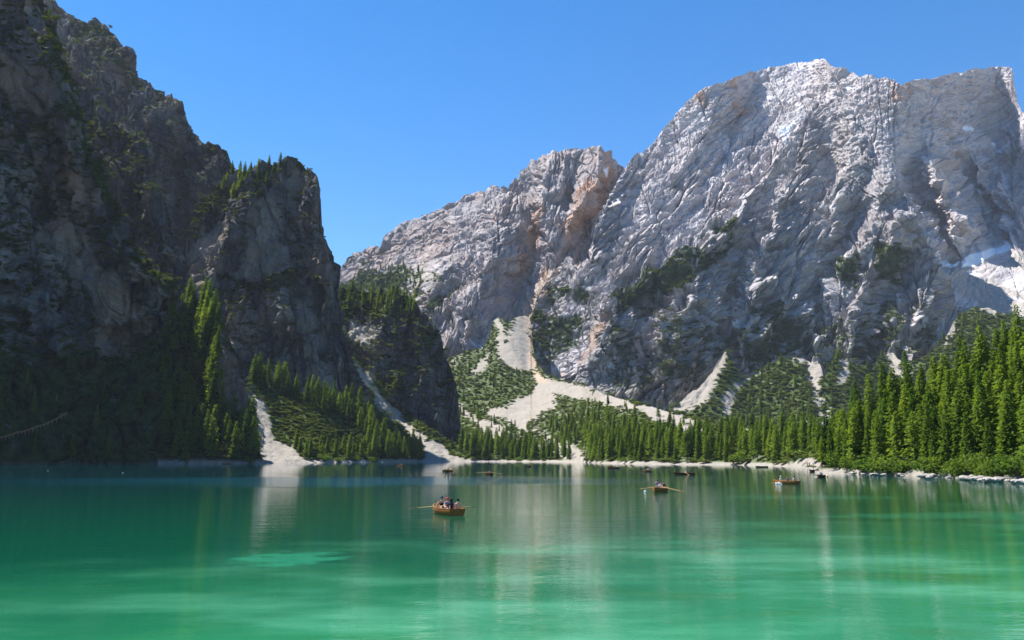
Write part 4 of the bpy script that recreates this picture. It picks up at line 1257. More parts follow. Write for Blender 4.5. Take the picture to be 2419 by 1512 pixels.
BUSHES = [me_from('bush_foliage', *bush_geo(300 + k, 700, 9, 0.10, 0.9), BUSH_M) for k in range(3)]
PINE_BUSH = [me_from('dwarf_pine_foliage', *bush_geo(320 + k, 170, 6, 0.20, 0.5, 0.0, True), PINE_M) for k in range(2)]
sv, sf = [], []
for k in range(5):
    a = k * 1.256
    V_, F_ = trunk_geo(-0.05, 0.55, 0.022, 5, 2)
    i0 = len(sv)
    for v in V_:
        t = (v[2] + 0.05) / 0.6
        sv.append((v[0] + math.cos(a) * 0.26 * t, v[1] + math.sin(a) * 0.26 * t, v[2]))
    sf += [tuple(i + i0 for i in f) for f in F_]
STEMS_ME = me_from('stems', sv, np.array(sf), BARK_M, True)

TREES = []       # (position, height, kind index, zone)
def plant(zone, key, poly, spacing, hlo, hhi, larch=0.3, maxn=900, test=None, seed=0):
    rng = np.random.default_rng(1000 + seed + len(TREES))
    for p, x, y in sample_poly(key, poly, spacing, maxn, test, rng):
        lar = rng.random() < larch
        k = int(rng.integers(4, 7)) if lar else int(rng.integers(0, 4))
        h = hlo + (hhi - hlo) * rng.random() ** 0.9
        TREES.append((p, h, k, zone))

notscree = lambda p, x, y, L_, r, c: L_['attrs']['scree'][r, c] < 0.5 and p[2] > 0.6
green_only = lambda p, x, y, L_, r, c: L_['attrs']['veg'][r, c] > 0.5 and p[2] > 0.6
above = lambda p, x, y, L_, r, c: p[2] > 1.3
# wood on the right shore
plant('wood', 'G', [(1925, 1125), (1960, 1080), (2000, 1050), (2100, 980), (2200, 938), (2300, 890), (2418, 830), (2600, 760), (2880, 690), (2880, 1165), (2418, 1160), (2200, 1140)], 3.5, 7.5, 15.5, 0.40, 1900, above, 1)
# spur under the pinnacle
plant('spur', 'F1', [(384, 900), (395, 800), (415, 745), (440, 716), (480, 716), (505, 760), (515, 830), (520, 960), (590, 1005), (604, 1060), (606, 1084), (395, 1090), (382, 1000)], 7.0, 15, 27, 0.55, 130, above, 2)
# apron on the left
plant('apron_top', 'F2', [(592, 898), (640, 905), (760, 942), (870, 970), (895, 1010), (880, 1040), (820, 1000), (740, 965), (650, 925), (600, 905)], 8.0, 14, 23, 0.5, 120, notscree, 3)
plant('apron_shore', 'F2', [(648, 1050), (720, 1062), (860, 1066), (900, 1080), (1000, 1085), (900, 1090), (760, 1090), (700, 1078), (655, 1066)], 7.0, 9, 17, 0.4, 70, notscree, 4)
plant('apron_shore', 'F2', [(860, 1045), (900, 1050), (985, 1072), (1000, 1087), (880, 1089)], 7.0, 15, 23, 0.4, 40, above, 41)
plant('chute', 'F3', [(900, 1050), (985, 1040), (1000, 1075), (990, 1086), (890, 1086)], 7.5, 9, 18, 0.4, 30, above, 5)
plant('chute', 'F3', [(845, 862), (870, 878), (920, 920), (1010, 1000), (1080, 1050), (1070, 1062), (960, 990), (870, 900)], 22, 5, 10, 0.5, 16, None, 6)
plant('chute', 'F3', [(1085, 1058), (1120, 1072), (1150, 1086), (1110, 1086)], 8, 17, 25, 0.2, 10, above, 7)
# middle shore clumps and the big middle wood
plant('clump', 'F4', [(1100, 1052), (1150, 1046), (1262, 1066), (1268, 1086), (1100, 1089)], 6.5, 12, 22, 0.45, 110, notscree, 8)
plant('clump', 'F4', [(1278, 1066), (1345, 1070), (1348, 1086), (1278, 1086)], 6.0, 10, 17, 0.5, 40, above, 9)
plant('middle', 'F4', [(1385, 1040), (1560, 1050), (1990, 1060), (1990, 1089), (1700, 1093), (1560, 1091), (1396, 1087)], 6.2, 11, 17.5, 0.3, 360, notscree, 10)
plant('middle', 'F4', [(1300, 1010), (1345, 990), (1400, 990), (1500, 1012), (1640, 1042), (1700, 1042), (1990, 1052), (1990, 1064), (1560, 1060), (1395, 1068), (1345, 1045), (1300, 1020)], 9.5, 9, 15, 0.35, 420, notscree, 11)
plant('middle', 'F4', [(1560, 1010), (1680, 1010), (1990, 1040), (1990, 1052), (1640, 1042)], 13, 8, 14, 0.35, 200, notscree, 31)
plant('sparse', 'F4', [(1060, 930), (1120, 950), (1150, 985), (1240, 1010), (1330, 1050), (1300, 1080), (1100, 1000)], 17, 7, 15, 0.5, 60, None, 12)
plant('sparse', 'F4', [(1070, 860), (1180, 830), (1240, 900), (1150, 950), (1060, 940)], 24, 6, 13, 0.3, 50, green_only, 13)
plant('sparse', 'F4', [(1400, 945), (1600, 985), (1620, 1010), (1500, 990), (1380, 965)], 22, 6, 12, 0.4, 40, None, 14)
plant('mountain', 'A3', [(1600, 1062), (1680, 1000), (1800, 985), (1960, 1000), (2120, 940), (2200, 1062)], 11, 11, 18, 0.3, 420, notscree, 15)
plant('mountain', 'A3', [(1740, 1000), (1780, 900), (1850, 850), (1900, 880), (1930, 985)], 20, 11, 18, 0.3, 90, notscree, 16)
plant('mountain', 'A3', [(1950, 1000), (1960, 850), (2100, 830), (2260, 760), (2400, 740), (2500, 1000)], 24, 10, 17, 0.3, 120, notscree, 16)
plant('mountain', 'A1', [(1250, 745), (1390, 735), (1370, 810), (1280, 860)], 17, 9, 15, 0.3, 110, green_only, 17)
plant('mountain', 'A1', [(1420, 740), (1500, 650), (1750, 540), (1700, 640), (1480, 740)], 20, 8, 14, 0.2, 120, green_only, 18)
plant('mountain', 'A1', [(1740, 900), (1740, 740), (2100, 720), (2300, 740), (2200, 860), (1940, 880)], 34, 8, 14, 0.3, 90, green_only, 19)
plant('mountain', 'B', [(782, 690), (850, 640), (950, 632), (1000, 640), (985, 690), (900, 730), (785, 760)], 15, 12, 19, 0.1, 260, None, 20)
plant('mountain', 'B', [(1010, 740), (1080, 660), (1100, 670), (1020, 745)], 18, 9, 13, 0.1, 40, None, 21)
plant('tower', 'E', [(784, 698), (830, 684), (935, 686), (965, 700), (985, 730), (930, 745), (870, 725), (800, 745)], 7.0, 8, 16, 0.35, 90, None, 22)
plant('tower', 'E', [(870, 725), (930, 740), (950, 800), (900, 770)], 9, 6, 12, 0.35, 14, None, 23)
plant('tower', 'E', [(840, 860), (900, 870), (960, 900), (900, 960), (860, 900)], 10, 8, 14, 0.4, 14, None, 24)
plant('tower', 'D', [(528, 425), (560, 401), (640, 386), (658, 376), (640, 412), (575, 450), (540, 490), (525, 480)], 6.2, 9, 18, 0.3, 40, None, 25)
plant('cliff', 'C', [(-100, 890), (250, 850), (385, 830), (400, 1080), (-100, 1080)], 20, 9, 15, 0.1, 50, above, 26)
plant('cliff', 'C', [(117, 0), (165, 156), (220, 336), (312, 578), (404, 660), (380, 680), (290, 600), (200, 380), (140, 160)], 14, 4, 8, 0.4, 50, green_only, 27)
plant('cliff', 'C1', [(210, 285), (335, 328), (350, 350), (230, 320)], 9, 5, 9, 0.4, 20, None, 28)
for x, y, h in ((575, 893, 24), (600, 899, 22), (612, 903, 26), (655, 912, 22), (668, 917, 23), (700, 930, 17), (738, 945, 21)):
    p, _ = ground('F2', x, y)
    TREES.append((p, h, 4 + int(h) % 3 if h % 2 else int(h) % 4, 'apron_top'))
for x, y, h in ((402, 800, 30), (410, 870, 27), (432, 780, 26), (476, 770, 24), (490, 800, 27), (470, 880, 30), (410, 950, 22), (440, 960, 26)):
    p, _ = ground('F1', x, y)
    TREES.append((p, h, 4 + int(h) % 3, 'spur'))

def seen_x(p):
    return 1209 + FP * p[0] / (p[1] * math.cos(PITCH) + (p[2] - CAMZ) * math.sin(PITCH))

def in_view(t):
    return -20 < seen_x(t[0]) < 2440
def size_of(t):
    return t[1] / t[0][1]
wood = sorted([t for t in TREES if t[3] == 'wood' and in_view(t)], key=size_of, reverse=True)
rest = sorted([t for t in TREES if t[3] not in ('wood', 'mountain', 'cliff') and in_view(t)], key=size_of, reverse=True)
single = wood[:150] + rest[:150]
ids = set(id(t) for t in single)
mass = [t for t in TREES if id(t) not in ids]

def nth(n):
    return '%d%s' % (n, 'th' if 10 <= n % 100 <= 20 else {1: 'st', 2: 'nd', 3: 'rd'}.get(n % 10, 'th'))
ROWS = {}
for t in single:
    z = t[3]
    if z == 'wood':
        d = t[0][2]
        z = 'wood front' if d < 9 else ('wood second' if d < 22 else 'wood upper')
    elif z == 'spur':
        z = 'spur low' if t[0][2] < 30 else ('spur mid' if t[0][2] < 75 else 'spur high')
    elif z == 'tower':
        z = 'tower tall' if seen_x(t[0]) < 760 else 'tower low'
    ROWS.setdefault(z, []).append(t)
WHERE = {'wood front': "along the right wood's waterside", 'wood second': "behind the right wood's waterside row", 'wood upper': 'on the upper slope of the right wood',
         'spur low': "at the spur's foot by the lake", 'spur mid': "halfway up the spur below the pinnacle", 'spur high': "near the spur's top below the pinnacle",
         'apron_top': "on the left green apron's upper edge", 'apron_shore': 'by the lake below the left green apron', 'chute': 'beside the diagonal scree strip',
         'clump': "in the clump before the gravel fan", 'middle': 'in the shore wood behind the lake', 'sparse': 'alone on the pale gravel fan',
         'tower tall': 'on the summit of the tall pinnacle', 'tower low': 'on top of the lower rock tower'}
SIZEW = lambda h: 'towering' if h > 23 else ('tall' if h > 19 else ('medium' if h > 14 else 'small'))
crown_first = {}
for z, lst in ROWS.items():
    lst.sort(key=lambda t: seen_x(t[0]))
    for n, (p, h, k, _) in enumerate(lst):
        kind, me = CONIFERS[k]
        t = empty(kind + '_tree', (float(p[0]), float(p[1]), float(p[2]) - 0.1), random.random() * 6.28)
        wd = 0.9 + 0.35 * random.random()
        t.scale = (h * wd, h * wd, h)
        t.rotation_euler = (random.gauss(0, 0.02), random.gauss(0, 0.02), random.random() * 6.28)
        col = 'light green' if kind == 'larch' else 'dark'
        tag(t, '%s %s %s, %s from left %s' % (SIZEW(h), col, kind, nth(n + 1), WHERE[z]), 'tree', 'conifers ' + WHERE[z])
        c = bpy.data.objects.new('crown', me)
        COL.objects.link(c)
        c.parent = t
        tr = bpy.data.objects.new('trunk', TRUNK_ME)
        COL.objects.link(tr)
        tr.parent = t
        crown_first.setdefault(k, (c, tr))
for k in range(7):
    assert k in crown_first, k

def scatter(name, pts, scl, rot, pick, protos, label=None, zsquash=None):
    """one object that holds a mass of plants: copies of the plants in `protos` on the given points"""
    me = bpy.data.meshes.new(name)
    me.vertices.add(len(pts))
    me.vertices.foreach_set('co', np.asarray(pts, np.float32).ravel())
    for nm, ty, arr in (('scl', 'FLOAT_VECTOR', scl), ('rot', 'FLOAT_VECTOR', rot)):
        a = me.attributes.new(nm, ty, 'POINT')
        a.data.foreach_set('vector', np.asarray(arr, np.float32).ravel())
    a = me.attributes.new('pick', 'INT', 'POINT')
    a.data.foreach_set('value', np.asarray(pick, np.int32))
    o = bpy.data.objects.new(name, me)
    COL.objects.link(o)
    ng = bpy.data.node_groups.new(name, 'GeometryNodeTree')
    ng.interface.new_socket('Geometry', in_out='INPUT', socket_type='NodeSocketGeometry')
    ng.interface.new_socket('Geometry', in_out='OUTPUT', socket_type='NodeSocketGeometry')
    n, l = ng.nodes, ng.links
    gi = n.new('NodeGroupInput')
    go = n.new('NodeGroupOutput')
    iop = n.new('GeometryNodeInstanceOnPoints')
    g2i = n.new('GeometryNodeGeometryToInstance')
    for grp in reversed(protos):
        jn = n.new('GeometryNodeJoinGeometry')
        for ob in grp:
            oi = n.new('GeometryNodeObjectInfo')
            oi.inputs['Object'].default_value = ob
            oi.inputs['As Instance'].default_value = False
            oi.transform_space = 'ORIGINAL'
            l.new(oi.outputs['Geometry'], jn.inputs[0])
        l.new(jn.outputs[0], g2i.inputs[0])

    def named(nm, ty):
        a = n.new('GeometryNodeInputNamedAttribute')
        a.data_type = ty
        a.inputs['Name'].default_value = nm
        return a.outputs['Attribute']
    l.new(gi.outputs[0], iop.inputs['Points'])
    l.new(g2i.outputs[0], iop.inputs['Instance'])
    iop.inputs['Pick Instance'].default_value = True
    l.new(named('pick', 'INT'), iop.inputs['Instance Index'])
    l.new(named('rot', 'FLOAT_VECTOR'), iop.inputs['Rotation'])
    l.new(named('scl', 'FLOAT_VECTOR'), iop.inputs['Scale'])
    l.new(iop.outputs[0], go.inputs[0])
    md = o.modifiers.new('plants', 'NODES')
    md.node_group = ng
    tag(o, label, kind='stuff')
    return o

pts = [t[0] - np.array([0, 0, 0.1]) for t in mass]
hh = np.array([t[1] for t in mass])
ww = 0.9 + 0.35 * RNG.random(len(mass))
scatter('distant_conifers', pts, np.stack([hh * ww, hh * ww, hh], -1), np.stack([0.03 * RNG.normal(size=len(mass)), 0.03 * RNG.normal(size=len(mass)), 6.28 * RNG.random(len(mass))], -1),
        [t[2] for t in mass], [crown_first[k] for k in range(7)], 'distant spruces and larches covering slopes and ledges')

# bushes on the shore of the right wood
def make_bush(loc, h, w, k, label, group, parts=True):
    t = empty('bush', loc)
    t.scale = (w, w, h)
    t.rotation_euler = (0, 0, random.random() * 6.28)
    tag(t, label, 'bush', group)
    f = bpy.data.objects.new('foliage', BUSHES[k])
    COL.objects.link(f)
    f.parent = t
    s = bpy.data.objects.new('stem', STEMS_ME)
    COL.objects.link(s)
    s.parent = t
    return t
bl = [(1985, 1106, 5.2, 6), (2003, 1110, 4, 5), (2035, 1112, 3.6, 5), (2052, 1112, 4, 5), (2070, 1114, 5, 6.5), (2092, 1116, 4.2, 6), (2115, 1116, 4.5, 5), (2128, 1113, 3, 4), (2195, 1121, 4.2, 5), (2210, 1122, 4.5, 5),
      (2245, 1122, 2.4, 3), (2262, 1124, 4.6, 5.5), (2283, 1124, 3.8, 5), (2318, 1122, 4.8, 4.6), (2345, 1126, 3, 4.5), (2370, 1127, 4.5, 5.2), (2395, 1131, 3.4, 4.6), (2415, 1133, 4.2, 5), (2470, 1140, 4, 5), (2150, 1112, 2.6, 4)]
for n, (x, y, h, w) in enumerate(sorted(bl)):
    p, _ = ground('G', x, y)
    make_bush((float(p[0]), float(p[1]), max(0.5, float(p[2])) - 0.15), h, w, n % 3,
              '%s light green bush, %s from left along the rocky right shore' % ('tall' if h > 4.1 else ('low' if h < 3.1 else 'round'), nth(n + 1)), 'bushes along the rocky right shore')
bl2 = [('F1', 590, 1086, 5, 7), ('F1', 560, 1083, 6, 7), ('F2', 765, 1090, 6, 9), ('F2', 800, 1090, 4, 9), ('F2', 880, 1091, 5, 8), ('F2', 835, 1091, 4, 7), ('F4', 1110, 1088, 5, 9), ('F4', 1135, 1087, 4, 7), ('F4', 1225, 1088, 4, 6), ('F4', 1742, 1094, 7, 8), ('F4', 1400, 1086, 3, 6), ('F4', 1470, 1089, 3, 6)]
for n, (key, x, y, h, w) in enumerate(bl2):
    p, _ = ground(key, x, y)
    make_bush((float(p[0]), float(p[1]), max(0.4, float(p[2])) - 0.2), h, w, n % 3,
              '%s green bush, %s from left beside the far shoreline' % ('big' if h > 5 else 'low', nth(n + 1)), 'bushes beside the far shoreline')

# dwarf pine and scrub: beyond counting
mother = empty('dwarf_pine', (0, 0, 0))
p, _ = ground('F2', 640, 960)
mother.location = tuple(map(float, p))
mother.scale = (4.5, 4.5, 3.2)
tag(mother, 'low spreading dwarf pine beside the white scree chute', 'bush')
pf = bpy.data.objects.new('foliage', PINE_BUSH[0]); COL.objects.link(pf); pf.parent = mother
ps = bpy.data.objects.new('stem', STEMS_ME); COL.objects.link(ps); ps.parent = mother
SH = []
def scrub(key, poly, spacing, lo, hi, maxn, lim=0.5, seed=0):
    rng = np.random.default_rng(3000 + seed)
    for p, x, y in sample_poly(key, poly, spacing, maxn, lambda p, x, y, L_, r, c: L_['attrs']['veg'][r, c] > lim and p[2] > 0.8, rng):
        s = lo + (hi - lo) * rng.random()
        p = p + np.array([rng.normal(), rng.normal(), 0.0]) * 0.35 * spacing - np.array([0, 0, 0.08 * s])
        SH.append((p, s))
FULL = [(-300, -300), (2600, -300), (2600, 1200), (-300, 1200)]
scrub('F2', FULL, 2.6, 2.5, 4.8, 2600, 0.5, 1)
scrub('F3', FULL, 3.0, 2.5, 5.0, 900, 0.5, 2)
scrub('F4', FULL, 4.6, 3.0, 6.0, 5200, 0.45, 3)
scrub('F1', FULL, 3.5, 2.5, 5.0, 700, 0.5, 4)
scrub('E', FULL, 4.5, 3.0, 6.0, 1400, 0.6, 5)
scrub('D', FULL, 4.0, 2.5, 5.0, 1600, 0.6, 6)
scrub('C', [(-60, -60), (480, -60), (480, 820), (-60, 860)], 4.0, 2.5, 5.0, 4200, 0.6, 7)
scrub('C1', FULL, 5.0, 3.0, 6.0, 1200, 0.6, 8)
scrub('C2', FULL, 8.0, 4.0, 7.0, 1200, 0.6, 9)
scrub('G', [(1900, 1150), (1920, 1060), (2900, 700), (2900, 1170)], 4.0, 1.5, 3.5, 700, 0.5, 10)
scrub('A1', [(1240, 500), (2420, 500), (2420, 1060), (1240, 1060)], 8.0, 6.0, 10.0, 5000, 0.6, 11)
scrub('A3', FULL, 5.6, 5.0, 9.0, 7000, 0.5, 13)
scrub('B', [(780, 600), (1290, 600), (1290, 1000), (780, 1000)], 11.0, 6.0, 10.0, 1500, 0.55, 12)
sp = np.array([s[0] for s in SH]); ss = np.array([s[1] for s in SH]); ns = len(SH)
scatter('scrub', sp, np.stack([ss, ss, ss * (0.5 + 0.35 * RNG.random(ns))], -1), np.stack([0 * ss, 0 * ss, 6.28 * RNG.random(ns)], -1), RNG.integers(0, 1, ns), [(pf,)], 'dwarf pine and scrub covering aprons and ledges')
print('trees', len(TREES), 'single', len(single), 'mass', len(mass), 'scrub', ns)

# ------------------------------------------------------------------ rocks on the right shore
ROCK_M = simple_mat('shore_rock', (0.30, 0.275, 0.25), 0.9, 0.15, 0.35, 1.2, 0.06)
DARKROCK_M = simple_mat('dark_boulder_rock', (0.15, 0.14, 0.135), 0.9, 0.15, 0.35, 1.0, 0.06)
import bmesh
def rock_mesh(seed, mat, sub=3, rough=0.35):
    bm = bmesh.new()
    bmesh.ops.create_icosphere(bm, subdivisions=sub, radius=0.5)
    vs = np.array([v.co[:] for v in bm.verts])
    d = 1 + rough * fbm(vs * 1.6 + seed * 5.3, 3, seed) 
    q = vs * d[:, None]
    rng = np.random.default_rng(seed)
    for k in range(7):      # broken faces
        nrm = rng.normal(size=3); nrm /= np.linalg.norm(nrm)
        o = 0.34 + 0.1 * rng.random()
        t = q @ nrm - o
        q = q - np.where(t > 0, t, 0)[:, None] * nrm * 0.9
    for v, c in zip(bm.verts, q):
        v.co = c
    me = bpy.data.meshes.new('rock')
    bm.to_mesh(me)
    bm.free()
    me.materials.append(mat)
    return me
ROCKS = [rock_mesh(k, ROCK_M, 2) for k in range(5)]
DROCK = [rock_mesh(20 + k, DARKROCK_M, 3) for k in range(2)]
def boulder(p, s, rz, me, label, group=None, name='boulder'):
    o = bpy.data.objects.new(name, me)
    COL.objects.link(o)
    o.location = p
    o.scale = s
    o.rotation_euler = (0, 0, rz)
    tag(o, label, 'rock', group)
    return o
def shore(x, y):
    q = on_water(x, y, 0.15)
    return q
boulder(shore(2160, 1122), (3.4, 2.4, 2.3), 0.3, DROCK[0], 'largest dark grey boulder on the right shore at the water')
boulder(shore(2131, 1121), (3.2, 1.8, 1.0), 1.8, ROCKS[1], 'flat pale slab touching the largest dark boulder on its left')
boulder(shore(2070, 1117), (2.2, 1.6, 1.2), 0.8, DROCK[1], 'second largest dark boulder, on the right shore nearer the point')
boulder(shore(2008, 1115), (3.4, 1.8, 1.2), 0.1, ROCKS[2], 'long flat rock close to the point of the right shore')
rr = np.random.default_rng(44)
rl = []
for k in range(46):
    x = 1950 + 490 * rr.random() ** 0.8
    rl.append((x, rr.uniform(0.6, 1.7)))
for k in range(52):
    rl.append((rr.uniform(2270, 2375), rr.uniform(0.5, 1.3)))
rl.sort()
for n, (x, s) in enumerate(rl):
    y = ipl(x, [(1940, 1117.5), (2107, 1123.8), (2260, 1130.5), (2418, 1140.5), (2500, 1146)])
    heap = 2268 < x < 2378
    q = on_water(x, float(y) - rr.uniform(0.5, 12.0 if heap else 5.0), 0.25 + 0.25 * rr.random())
    boulder(q, (s * 1.4, s, s * rr.uniform(0.5, 0.9)), rr.random() * 6.28, ROCKS[n % 5],
            '%s grey stone, %s from left of those edging the right shore' % ('larger' if s > 1.2 else ('small' if s < 0.8 else 'middle-sized'), nth(n + 1)), 'stones edging the right shore', 'stone')
# ------------------------------------------------------------------ boats, oars, people
WOOD = simple_mat('varnished_wood', (0.30, 0.095, 0.018), 0.6, 0.2, 0.3, 6.0)
WOOD_DARK = simple_mat('dark_hull_wood', (0.12, 0.040, 0.014), 0.6, 0.2, 0.3, 6.0)
WOOD_PALE = simple_mat('pale_rail_wood', (0.36, 0.16, 0.04), 0.45, 0.4, 0.2, 6.0)
OAR_M = simple_mat('oar_wood', (0.55, 0.33, 0.10), 0.45, 0.4, 0.2, 6.0)
OAR_TIP = simple_mat('oar_blade_wood', (0.25, 0.10, 0.03), 0.5, 0.3, 0.2, 6.0)
SKIN = simple_mat('skin', (0.55, 0.32, 0.22), 0.6, 0.3, 0.06, 9.0)
EYE_M = simple_mat('eye_dark', (0.03, 0.02, 0.02), 0.3, 0.5)
_cm = {}
def cloth(col):
    if col not in _cm:
        _cm[col] = simple_mat('cloth_%02d' % len(_cm), col, 0.85, 0.15, 0.12, 14.0)
    return _cm[col]

def hull_shape():
    L_ = 4.7
    us = np.linspace(-L_ / 2, L_ / 2, 19)
    V = []
    for u in us:
        t = (u + L_ / 2) / L_
        b = 0.74 * (1 - abs((t - 0.40) / 0.60) ** 2.3) if t > 0.40 else 0.74 - 0.20 * ((0.40 - t) / 0.40) ** 1.7
        b = max(b, 0.025)
        sheer = 0.40 + 0.16 * max(0, (t - 0.4) / 0.6) ** 2 + 0.07 * max(0, (0.4 - t) / 0.4) ** 2
        keel = -0.14 + 0.30 * max(0, (t - 0.78) / 0.22) ** 2 + 0.06 * max(0, (0.25 - t) / 0.25)
        rake = 0.16 * max(0, (t - 0.8) / 0.2)
        pr = [(0.0, 0.0), (0.42, 0.04), (0.72, 0.16), (0.90, 0.42), (0.98, 0.72), (1.0, 1.0)]
        for sgn in (-1, 1):
            for (fy, fz) in (pr[::-1] if sgn < 0 else pr[1:]):
                V.append((u + rake * fz, sgn * fy * b, keel + (sheer - keel) * fz))
    nS = 11
    F = []
    for i in range(len(us) - 1):
        for j in range(nS - 1):
            a = i * nS + j
            F.append((a, a + nS, a + nS + 1, a + 1))
    return V, F, nS, len(us)
HV, HF, HN, HU = hull_shape()
def strip(paths, w, h):
    """square bars along poly lines"""
    V, F = [], []
    for pts in paths:
        P = [Vector(p) for p in pts]
        i0 = len(V)
        for k, p in enumerate(P):
            d = (P[min(k + 1, len(P) - 1)] - P[max(k - 1, 0)]).normalized()
            s = d.cross(Vector((0, 0, 1))).normalized() * w / 2
            u = Vector((0, 0, h / 2))
            V += [tuple(p - s - u), tuple(p + s - u), tuple(p + s + u), tuple(p - s + u)]
        for k in range(len(P) - 1):
            a = i0 + 4 * k
            for j in range(4):
                F.append((a + j, a + (j + 1) % 4, a + 4 + (j + 1) % 4, a + 4 + j))
        F.append((i0, i0 + 3, i0 + 2, i0 + 1))
        a = i0 + 4 * (len(P) - 1)
        F.append((a, a + 1, a + 2, a + 3))
    return V, F
def me_np(name, V, F, mat, smooth_shade=False):
    o = mesh_obj(name, V, F, mat, smooth_shade=smooth_shade)
    me = o.data
    bpy.data.objects.remove(o)
    return me
HULL = {False: me_np('hull', HV, HF, WOOD), True: me_np('hull', HV, HF, WOOD_DARK)}
rail_l = [HV[i * HN + 0] for i in range(HU)]
rail_r = [HV[i * HN + HN - 1] for i in range(HU)]
lift = lambda L_: [(a, b_ * 1.02, c + 0.02) for a, b_, c in L_]
RAIL = me_np('gunwale', *strip([lift(rail_l), lift(rail_r)], 0.055, 0.045), WOOD_PALE)
tr = [HV[j] for j in range(HN)]
TRANSOM = me_np('transom', [(v[0] - 0.02, v[1], v[2]) for v in tr] + [(v[0] + 0.03, v[1], v[2]) for v in tr],
                [tuple(range(HN)), tuple(range(2 * HN - 1, HN - 1, -1))] + [(j, j + HN, (j + 1) % HN + HN, (j + 1) % HN) for j in range(HN)], WOOD)
def thwart(u, hw, d=0.26, z=0.25):
    return me_np('seat', *strip([[(u, -hw, z), (u, hw, z)]], d, 0.03), WOOD_PALE)
SEATS = [thwart(-1.75, 0.58, 0.42), thwart(-0.35, 0.70), thwart(0.95, 0.60)]
STEM = me_np('stem_post', *strip([[(2.30, 0, 0.10), (2.42, 0, 0.35), (2.53, 0, 0.66)]], 0.05, 0.05), WOOD_PALE)
FLOOR = me_np('floor_board', *strip([[(-2.1, 0.0, 0.02), (1.7, 0.0, 0.02)]], 0.7, 0.02), WOOD)
KEEL = me_np('keel', *strip([[(-2.33, 0, -0.13), (1.4, 0, -0.17), (2.1, 0, -0.02)]], 0.05, 0.08), WOOD_DARK)
RING = me_np('oarlock', *strip([[(-0.05, 0, 0.0), (-0.05, 0, 0.12)], [(0.05, 0, 0.0), (0.05, 0, 0.12)], [(-0.07, 0, 0.0), (0.07, 0, 0.0)]], 0.02, 0.02), simple_mat('iron', (0.1, 0.1, 0.11), 0.5, 0.5))

def link(name, me, parent, loc=None):
    o = bpy.data.objects.new(name, me)
    COL.objects.link(o)
    o.parent = parent
    if loc: o.location = loc
    return o

def boat(bow, stern, label, dark=False, name='rowing_boat', detail=True):
    c = (bow + stern) / 2
    d = bow - stern
    rz = math.atan2(d.y, d.x)
    t = empty(name, (c.x, c.y, 0.0), rz)
    tag(t, label, 'boat', 'rowing boats on the lake')
    h = link('hull', HULL[dark], t)
    md = h.modifiers.new('thickness', 'SOLIDIFY')
    md.thickness = 0.03
    link('gunwale', RAIL, t)
    link('transom', TRANSOM, t)
    for s in SEATS: link('seat', s, t)
    link('floor_board', FLOOR, t)
    link('stem_post', STEM, t)
    link('keel', KEEL, t)
    for sg in (-1, 1): link('oarlock', RING, t, (-0.05, sg * 0.74, 0.44))
    return t

def boat_at(x, y, head_deg, label, dark=False):
    """head_deg: where the bow points; 0 = to the right, 90 = away from the viewer"""
    p = on_water(x, y)
    a = math.radians(head_deg)
    d = Vector((math.cos(a), math.sin(a), 0)) * 2.35
    return boat(p + d, p - d, label, dark)

def oar(bt, lock, inner, blade, label, side_tip=True):
    """an oar through points given in the boat's own frame"""
    M = Matrix.Translation(bt.location) @ Matrix.Rotation(bt.rotation_euler.z, 4, 'Z')
    a, b_ = M @ Vector(inner), M @ Vector(blade)
    mid = (a + b_) / 2
    d = (b_ - a)
    L_ = d.length
    t = empty('oar', mid)
    t.rotation_mode = 'QUATERNION'
    t.rotation_quaternion = d.to_track_quat('X', 'Z')
    tag(t, label, 'oar', 'oars of the rowing boats')
    bm = bmesh.new()
    prof = [(-L_ / 2, 0.020), (-L_ / 2 + 0.22, 0.017), (-L_ / 2 + 0.24, 0.034), (0, 0.034), (L_ / 2 - 0.75, 0.028), (L_ / 2 - 0.6, 0.026)]
    rings = []
    for x, r in prof:
        rings.append([bm.verts.new((x, r * math.cos(k * math.pi / 4), r * math.sin(k * math.pi / 4))) for k in range(8)])
    for k in range(len(rings) - 1):
        for j in range(8):
            bm.faces.new((rings[k][j], rings[k][(j + 1) % 8], rings[k + 1][(j + 1) % 8], rings[k + 1][j]))
    bm.faces.new(rings[0][::-1]); bm.faces.new(rings[-1])
    me = bpy.data.meshes.new('shaft'); bm.to_mesh(me); bm.free(); me.materials.append(OAR_M)
    link('shaft', me, t)
    xs = [(L_ / 2 - 0.62, 0.028, 0.02), (L_ / 2 - 0.50, 0.075, 0.014), (L_ / 2 - 0.25, 0.105, 0.010), (L_ / 2, 0.095, 0.008)]
    V, F = [], []
    for x, w, h in xs:
        V += [(x, -w, -h), (x, w, -h), (x, w, h), (x, -w, h)]
    for k in range(3):
        for j in range(4):
            F.append((4 * k + j, 4 * k + (j + 1) % 4, 4 * k + 4 + (j + 1) % 4, 4 * k + 4 + j))
    F += [(3, 2, 1, 0), (12, 13, 14, 15)]
    b2 = me_np('blade', V, F, OAR_TIP)
    link('blade', b2, t)
    return t

def skin_obj(name, pts, edges, radii, mat, parent, root=0, levels=1):
    me = bpy.data.meshes.new(name)
    me.from_pydata([tuple(p) for p in pts], edges, [])
    o = bpy.data.objects.new(name, me)
    COL.objects.link(o)
    o.parent = parent
    md = o.modifiers.new('skin', 'SKIN')
    md.use_smooth_shade = True
    if not me.skin_vertices:
        me.skin_vertices.new()
    for i, r in enumerate(radii):
        me.skin_vertices[0].data[i].radius = r if isinstance(r, tuple) else (r, r)
        me.skin_vertices[0].data[i].use_root = (i == root)
    if levels:
        sb = o.modifiers.new('smooth', 'SUBSURF')
        sb.levels = levels
        sb.render_levels = levels
    me.materials.append(mat)
    return o

